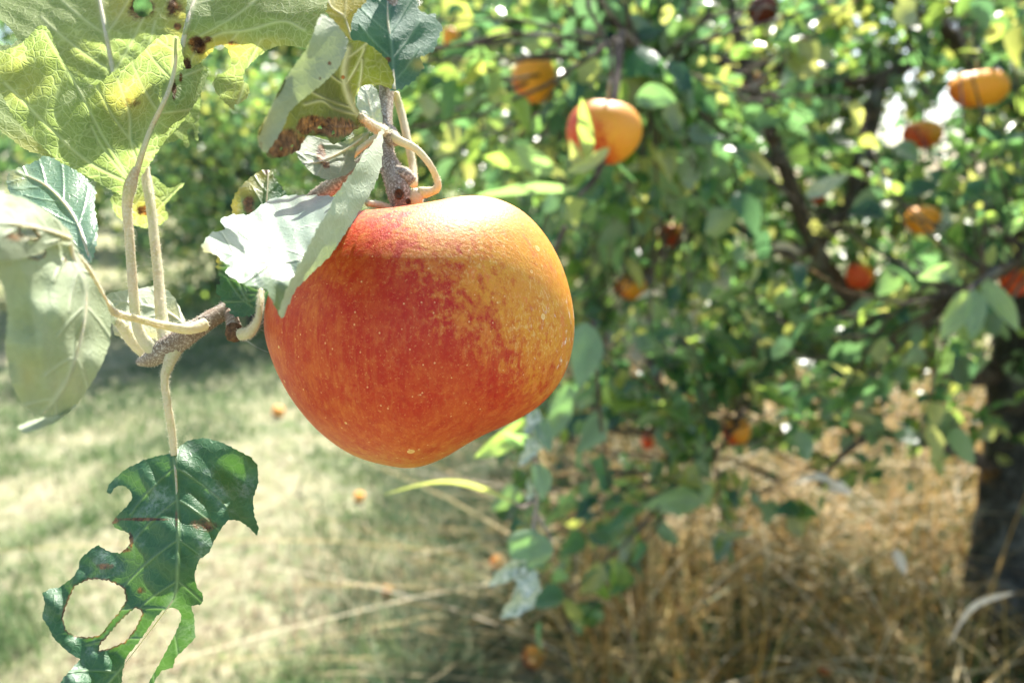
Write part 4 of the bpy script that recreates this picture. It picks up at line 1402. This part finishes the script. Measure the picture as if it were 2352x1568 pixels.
# 16 the hanging dark leaf eaten to ribbons
near_leaf(BR, [(400, 1041), (412, 1025), (432, 1011), (472, 1005), (512, 1017), (552, 1037), (576, 1049), (592, 1069), (593, 1109), (581, 1145), (583, 1181), (595, 1213), (590, 1230), (572, 1210), (548, 1194), (524, 1193), (508, 1213), (492, 1241), (480, 1269), (456, 1285), (446, 1321), (452, 1349), (467, 1365), (464, 1387), (438, 1390), (446, 1417), (448, 1465), (422, 1491), (402, 1509), (398, 1533), (372, 1538), (358, 1557), (345, 1590), (330, 1590), (352, 1548), (366, 1524), (384, 1490), (402, 1455), (417, 1421), (415, 1405), (400, 1394), (376, 1398), (356, 1418), (336, 1449), (316, 1477), (290, 1507), (281, 1541), (276, 1600), (220, 1640), (120, 1620), (144, 1557), (172, 1527), (186, 1512), (172, 1507), (152, 1493), (124, 1465), (108, 1433), (96, 1417), (104, 1385), (96, 1361), (118, 1350), (136, 1349), (168, 1325), (182, 1301), (182, 1285), (204, 1265), (224, 1251), (248, 1265), (276, 1271), (299, 1250), (296, 1222), (268, 1214), (256, 1201), (272, 1181), (292, 1161), (306, 1141), (296, 1121), (280, 1113), (264, 1118), (253, 1136), (244, 1129), (252, 1109), (288, 1077), (328, 1057), (368, 1045)],
          [(400, 1041, .222), (472, 1005, .226), (590, 1075, .228), (590, 1220, .219), (500, 1110, .221), (405, 1200, .214), (250, 1130, .223), (300, 1080, .2225), (260, 1200, .218), (230, 1260, .222), (410, 1350, .208), (460, 1375, .214), (350, 1420, .208), (110, 1400, .216), (180, 1500, .213), (440, 1450, .216), (350, 1570, .222), (200, 1580, .206), (520, 1040, .222)],
          M_UPPER, [(400, 1041), (405, 1110), (409, 1200), (408, 1300), (400, 1370), (350, 1440), (290, 1520), (220, 1600)], 7, 190, latang=58,
          holes=[[(200, 1331), (172, 1345), (156, 1381), (144, 1417), (152, 1449), (176, 1461), (215, 1462), (232, 1456), (250, 1432), (272, 1406), (290, 1378), (284, 1349), (248, 1333), (224, 1329)], [(242, 1466), (258, 1446), (288, 1414), (312, 1394), (328, 1406), (312, 1441), (288, 1473), (250, 1488), (226, 1494), (232, 1476)]],
          spots=[(330, 1192, 78, 5, .75), (300, 1240, 8, 24, .75), (286, 1262, 20, 8, .75), (240, 1300, 30, 10, .6), (470, 1205, 42, 24, .55), (325, 1355, 18, 12, .5), (262, 1195, 14, 9, .8), (405, 1190, 5, 28, .6)], yellow=[],
          serr=2.2, period=17, seed=20, mw=4.5, lw=2.4, midr=(3, 1.2), ruffle=.0012, wave=.0004, step=3.6,
          stalk=([(398, 802, .2205), (388, 835, .220), (378, 870, .220), (385, 930, .220), (394, 985, .221), (400, 1045, .2215)], [20, 13, 8.5, 8.5, 9, 7]), label='dark green leaf eaten to ribbons hanging at the lower left')
# other stalks by the apple
twig_part('leaf_stalk', [
    ([(893, 305, .238), (915, 322, .234), (955, 342, .231), (985, 375, .230), (1003, 410, .231), (1005, 430, .2315), (990, 440, .232), (962, 443, .232)], [14, 10.5, 8.5, 7.8, 7.6, 8.5, 10, 15]),
    ([(908, 215, .252), (922, 260, .25), (938, 330, .246), (948, 380, .243), (950, 425, .238)], [9, 9, 9, 9, 10]),
    ([(842, 466, .222), (870, 470, .226), (898, 480, .230)], [7, 8, 8]),
    ([(806, 362, .24), (830, 340, .238), (862, 318, .238), (884, 306, .239)], [7, 7, 8, 9]),
], M_PET, 36, 900, seed=6)


# ------------------------------------------------------------------ the apple in front
def hero_apple():
    cx_, cy_, d0 = 968, 758, .236
    sil = [(613, 758), (617, 700), (638, 640), (680, 575), (735, 520), (790, 488), (850, 470), (910, 462), (960, 456), (1010, 451), (1085, 447), (1145, 455), (1200, 480), (1250, 530), (1290, 600), (1312, 670), (1322, 738), (1318, 800), (1300, 860), (1268, 908), (1230, 942), (1180, 968), (1120, 995), (1075, 1020), (1030, 1050), (985, 1070), (945, 1077), (890, 1068), (822, 1048), (760, 1008), (704, 951), (660, 886), (631, 822)]
    sil = np.array(sil, float) - [cx_, cy_]
    sil[:, 1] *= -1
    a = np.arctan2(sil[:, 1], sil[:, 0])
    r = np.hypot(sil[:, 0], sil[:, 1])
    o = a.argsort()
    a, r = a[o], r[o]
    na, nb = 220, 130
    ang = np.linspace(-math.pi, math.pi, na, endpoint=False)
    rr = np.interp(ang, np.concatenate([a - 2 * math.pi, a, a + 2 * math.pi]), np.tile(r, 3))
    for _ in range(10):
        rr = .25 * np.roll(rr, 1) + .5 * rr + .25 * np.roll(rr, -1)
    sc = .984 * d0 / FPX          # the outline of a round body is seen a little in front of its centre
    rr = rr * sc
    mean = rr.mean()
    c0 = P(cx_, cy_, d0)
    V = [[0, 0, -1]]
    V = []
    for i in range(nb + 1):
        b = math.pi * i / nb
        for k in range(na):
            w = math.sin(b) ** 1.2
            R_ = mean * (1 - w) + rr[k] * w
            V.append([math.cos(ang[k]) * R_ * math.sin(b), -math.cos(b) * mean * .97, math.sin(ang[k]) * R_ * math.sin(b)])
    V = np.array(V)     # x right, y away along the view, z up in the picture
    # hollow round the stalk, a little behind the middle
    sx, sy = -.11 * mean, -.03 * mean
    rad = np.hypot(V[:, 0] - sx, V[:, 1] - sy)
    V[:, 2] -= np.where(V[:, 2] > 0, .27 * mean * np.exp(-(rad / (.26 * mean)) ** 2), 0)
    # gentle ribs
    th = np.arctan2(V[:, 1] - sy, V[:, 0] - sx)
    V *= (1 + .008 * np.cos(5 * th + .7) * np.clip(1 - np.abs(V[:, 2]) / mean, 0, 1))[:, None]
    # hollow for the calyx underneath, turned away
    rad = np.hypot(V[:, 0] - .22 * mean, V[:, 1] - .30 * mean)
    V[:, 2] += np.where(V[:, 2] < 0, .22 * mean * np.exp(-(rad / (.22 * mean)) ** 2), 0)
    Wv = c0 + V[:, 0:1] * RIGHT + V[:, 1:2] * FWD + V[:, 2:3] * UP
    F = [[i * na + k, (i + 1) * na + k, (i + 1) * na + (k + 1) % na, i * na + (k + 1) % na] for i in range(nb) for k in range(na)]
    root = empty('apple', c0, 'big ripe red and golden apple hanging in sharp focus in the middle', 'apple')
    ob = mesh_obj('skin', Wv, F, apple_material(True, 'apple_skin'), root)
    bm = bmesh.new()
    bm.from_mesh(ob.data)
    bmesh.ops.remove_doubles(bm, verts=bm.verts, dist=1e-6)
    bmesh.ops.recalc_face_normals(bm, faces=bm.faces)
    bm.to_mesh(ob.data)
    bm.free()
    m = MB()
    s0 = c0 + sx * RIGHT + sy * FWD + (.60 * mean) * UP
    pts = [s0, c0 + sx * RIGHT + sy * FWD + .72 * mean * UP, P(945, 478, .236), P(952, 455, .2325), P(965, 442, .2315)]
    VV, NN = m.tube(pts, [.0016, .0018, .0022, .0027, .0018], 22, 12, .05, seed=8)
    m.fuzz(VV, NN, 900, .0006, 1, 5)
    m.build('stem', M_PET, root, mats=[M_PET, M_FUZZ])
    m = MB()
    cb = c0 + .22 * mean * RIGHT + .32 * mean * FWD - .62 * mean * UP
    for k in range(5):
        q = k * 1.257
        dv = (math.cos(q) * RIGHT + math.sin(q) * FWD - .9 * UP) * .006
        m.tube([cb, cb + dv * .6, cb + dv + .002 * (math.cos(q) * RIGHT)], [.0016, .0013, .0003], 5, 6)
    m.build('calyx', M_DEAD, root)
    return c0, mean


hero_apple()

# spider silk from the stub to the apple
m = MB()
r_ = np.random.default_rng(3)
for k in range(16):
    a = P(588 + r_.uniform(-14, 8), 728 + r_.uniform(-16, 26), .221)
    b = P(618 + r_.uniform(-4, 18), 738 + r_.uniform(-14, 14), .226)
    m.tube([a, (a + b) / 2 + r_.normal(size=3) * .0008, b], [.00003] * 3, 6, 4)
a, b = P(556, 775, .223), P(640, 815, .226)
m.tube([a, (a + b) / 2 - UP * .0008, b], [.00002] * 3, 8, 4)
tag(m.build('spider_silk', M_SILK), 'fine white spider threads between the broken stub and the left side of the apple', 'spider silk')


# ------------------------------------------------------------------ leaves and twigs in the middle distance
def blade(mb, base, tip, wpx, col_, bendv=(0, 0), roll=0.0, fold=.35, m=0, seed=0, rag=.0):
    """one bent leaf between two photo points (px, py, distance); wpx = full width"""
    r_ = np.random.default_rng(seed)
    b, t = P(*base), P(*tip)
    ax = t - b
    L = np.linalg.norm(ax)
    ax = ax / L
    vd = (b + t) / 2 - CAM
    vd /= np.linalg.norm(vd)
    s = np.cross(ax, vd)
    s /= np.linalg.norm(s)
    n_ = np.cross(s, ax)
    s2 = s * math.cos(roll) + n_ * math.sin(roll)
    n2 = np.cross(s2, ax)
    half = wpx / 2 / FPX * (base[2] + tip[2]) / 2
    NL, NW = 14, 8
    V, C = [], []
    for i in range(NL + 1):
        u = i / NL
        w = half * (math.sin(math.pi * min(1, u ** .8 * 1.0)) ** .75 if 0 < u < 1 else 0.02)
        c = b + ax * L * u + (RIGHT * bendv[0] - UP * bendv[1]) / FPX * base[2] * math.sin(math.pi * u)
        for j in range(NW + 1):
            q = (j / NW - .5) * 2
            jag = 1 + (rag * r_.normal() if abs(q) > .9 else 0)
            z = fold * half * abs(q) + .12 * half * math.sin(9 * u + 3 * q + seed)
            V.append(c + s2 * w * q * jag - n2 * z * (w / (half + 1e-9)))
            C.append(np.array(col_) * (1 + .25 * (abs(q) < .13)) * r_.uniform(.9, 1.1))
    F = [[i * (NW + 1) + j, i * (NW + 1) + j + 1, (i + 1) * (NW + 1) + j + 1, (i + 1) * (NW + 1) + j] for i in range(NL) for j in range(NW)]
    mb.add(V, F, np.array(C), m)


def add_blade(parent, *a, mat=None, label=None, **k):
    mb = MB()
    blade(mb, *a, **k)
    o = mb.build('leaf', mat or M_CROWN, parent)
    if label:
        o['label'] = label
    return o


G1, G2, G3, MILD, YEL, STRAW = (.05, .13, .055), (.10, .20, .10), (.16, .27, .07), (.42, .48, .42), (.15, .19, .07), (.48, .38, .24)
M_MILD = plain('mildewed_leaf', (.22, .31, .17), (.74, .75, .62), 260, .7, 500, .0006)
M_STRAW = plain('dry_leaf', (.60, .48, .34), (.85, .76, .62), 120, .7, 400, .0008)

# the thin twig hanging below the apple
TW = empty('hanging_twig', P(1222, 860, .66), 'thin hanging twig with mildewed curled leaves just below the right of the apple', 'twig')
m = MB()
m.tube(PA([(1235, 700, .72), (1222, 860, .66), (1215, 960, .64), (1228, 1060, .63), (1232, 1150, .625), (1222, 1235, .62)]), [.003, .0024, .002, .0018, .0018, .0014], 30, 8, .05)
m.tube(PA([(1230, 1150, .625), (1200, 1165, .62), (1180, 1150, .62)]), [.0016, .0014, .001], 8, 7)
m.tube(PA([(1232, 1180, .625), (1262, 1230, .622), (1268, 1260, .62)]), [.0012, .001, .0008], 8, 6)
m.build('stem', M_TWIG, TW)
for a in [((1190, 1158, .62), (880, 1136, .56), 22, YEL, (0, -42), 1.1), ((1215, 960, .64), (1090, 1050, .62), 52, G3, (0, 10), .4), ((1225, 1010, .63), (1150, 990, .62), 36, G2, (0, 8), .5),
          ((1228, 1060, .63), (1245, 1150, .615), 46, G2, (8, 0), .3), ((1240, 960, .64), (1262, 1040, .62), 40, G1, (0, 0), .2), ((1222, 1215, .62), (1205, 1312, .61), 108, G1, (0, 0), .15)]:
    add_blade(TW, a[0], a[1], a[2], a[3], a[4], a[5], seed=int(a[2]))
for a in [((1235, 980, .635), (1190, 1070, .62), 40, (10, 0), .4), ((1228, 1090, .63), (1210, 1150, .62), 34, (0, 0), .6), ((1212, 1290, .612), (1120, 1345, .60), 44, (0, -8), .5), ((1212, 1300, .612), (1205, 1375, .60), 52, (0, 0), .2), ((1232, 1310, .615), (1150, 1420, .60), 66, (10, 4), .5), ((1236, 940, .64), (1205, 1000, .63), 34, (0, 0), .3)]:
    add_blade(TW, a[0], a[1], a[2], MILD, a[3], a[4], mat=M_MILD, seed=int(a[2]) + 1, rag=.15, label='mildewed grey leaf')

# single leaves of the old tree that show large (children of the tree)
for base, tip, w, c, bend, roll in [
    ((1345, 740, .80), (1330, 890, .78), 78, G1, (6, 0), .2),
    ((1305, 880, .9), (1265, 1010, .9), 60, G1, (0, 0), .3),
    ((1350, 375, .72), (1335, 225, .70), 40, G3, (6, 0), .5),
    ((1400, 340, .71), (1300, 395, .70), 34, YEL, (0, 6), .5),
    ((1345, 400, .715), (1310, 320, .71), 36, YEL, (0, 0), .7),
    ((1460, 225, .9), (1555, 235, .88), 55, G1, (0, -8), .2),
    ((1330, 430, .74), (1090, 450, .78), 40, G2, (0, -12), .9),
    ((1270, 400, .9), (1180, 330, .88), 52, G2, (0, 0), .3),
    ((1240, 370, 1.0), (1110, 360, .98), 48, G3, (0, 0), .4),
    ((1560, 470, 1.1), (1490, 380, 1.08), 46, G1, (0, 0), .2),
    ((2200, 625, .97), (2105, 640, .95), 44, G2, (0, -10), .5),
    ((2225, 670, .97), (2160, 780, .95), 60, G3, (-6, 0), .6),
    ((2240, 665, .98), (2230, 780, .96), 52, G2, (0, 0), .4),
    ((2255, 640, 1.0), (2340, 760, .98), 50, G3, (0, 0), .5),
    ((2270, 610, 1.02), (2285, 560, 1.0), 26, YEL, (0, 0), .4),
    ((2352, 505, 1.1), (2285, 545, 1.05), 40, G2, (0, -8), 1.0),
    ((1640, 1120, 1.4), (1475, 1160, 1.3), 70, G2, (0, 4), .4),
    ((1590, 1090, 1.4), (1640, 1020, 1.4), 34, G2, (0, 0), .4),
    ((1400, 1195, 1.35), (1440, 1280, 1.3), 56, G1, (6, 0), .3),
    ((1500, 1200, 1.5), (1560, 1250, 1.5), 36, G1, (0, 0), .3),
    ((1560, 1120, 1.4), (1620, 1100, 1.4), 34, G2, (0, -6), .8),
    ((1640, 1235, 1.3), (1740, 1215, 1.3), 26, YEL, (0, 8), .9),
    ((2010, 950, 1.7), (2000, 1030, 1.65), 50, G1, (0, 0), .2),
    ((1930, 920, 1.6), (2010, 900, 1.6), 40, MILD, (0, -6), .5),
    ((2130, 960, 1.8), (2210, 1000, 1.75), 70, G2, (0, 0), .3),
    ((1850, 450, 1.2), (1950, 400, 1.15), 44, MILD, (0, 4), .5),
    ((2060, 330, 1.3), (2110, 370, 1.25), 46, G1, (0, 0), .3),
    ((2168, 468, 1.5), (2135, 548, 1.47), 40, MILD, (14, 0), .9),
    ((1000, 360, 1.1), (1060, 330, 1.1), 34, YEL, (0, 0), .4),
    ((1170, 250, 1.0), (1110, 160, 1.0), 46, YEL, (0, 0), .5),
]:
    add_blade(TREE, base, tip, w, c, bend, roll, seed=int(base[0]), mat=M_MILD if c == MILD else None)
for base, tip, w, bend, roll in [((1820, 1112, 1.35), (1945, 1130, 1.32), 26, (0, -22), .8), ((1900, 1120, 1.33), (1960, 1135, 1.32), 30, (0, -6), .4), ((1580, 1110, 1.4), (1640, 1105, 1.4), 16, (0, -12), .9), ((2055, 1260, 1.5), (2080, 1320, 1.48), 24, (0, 0), .3), ((1460, 690, 1.6), (1540, 690, 1.6), 16, (0, -18), .8), ((1770, 570, 1.6), (1840, 585, 1.6), 20, (0, -12), .6), ((2330, 1360, 1.2), (2180, 1480, 1.2), 20, (-20, -30), .9)]:
    add_blade(TREE, base, tip, w, STRAW, bend, roll, mat=M_STRAW, seed=int(base[1]), label='pale dry curled leaf')
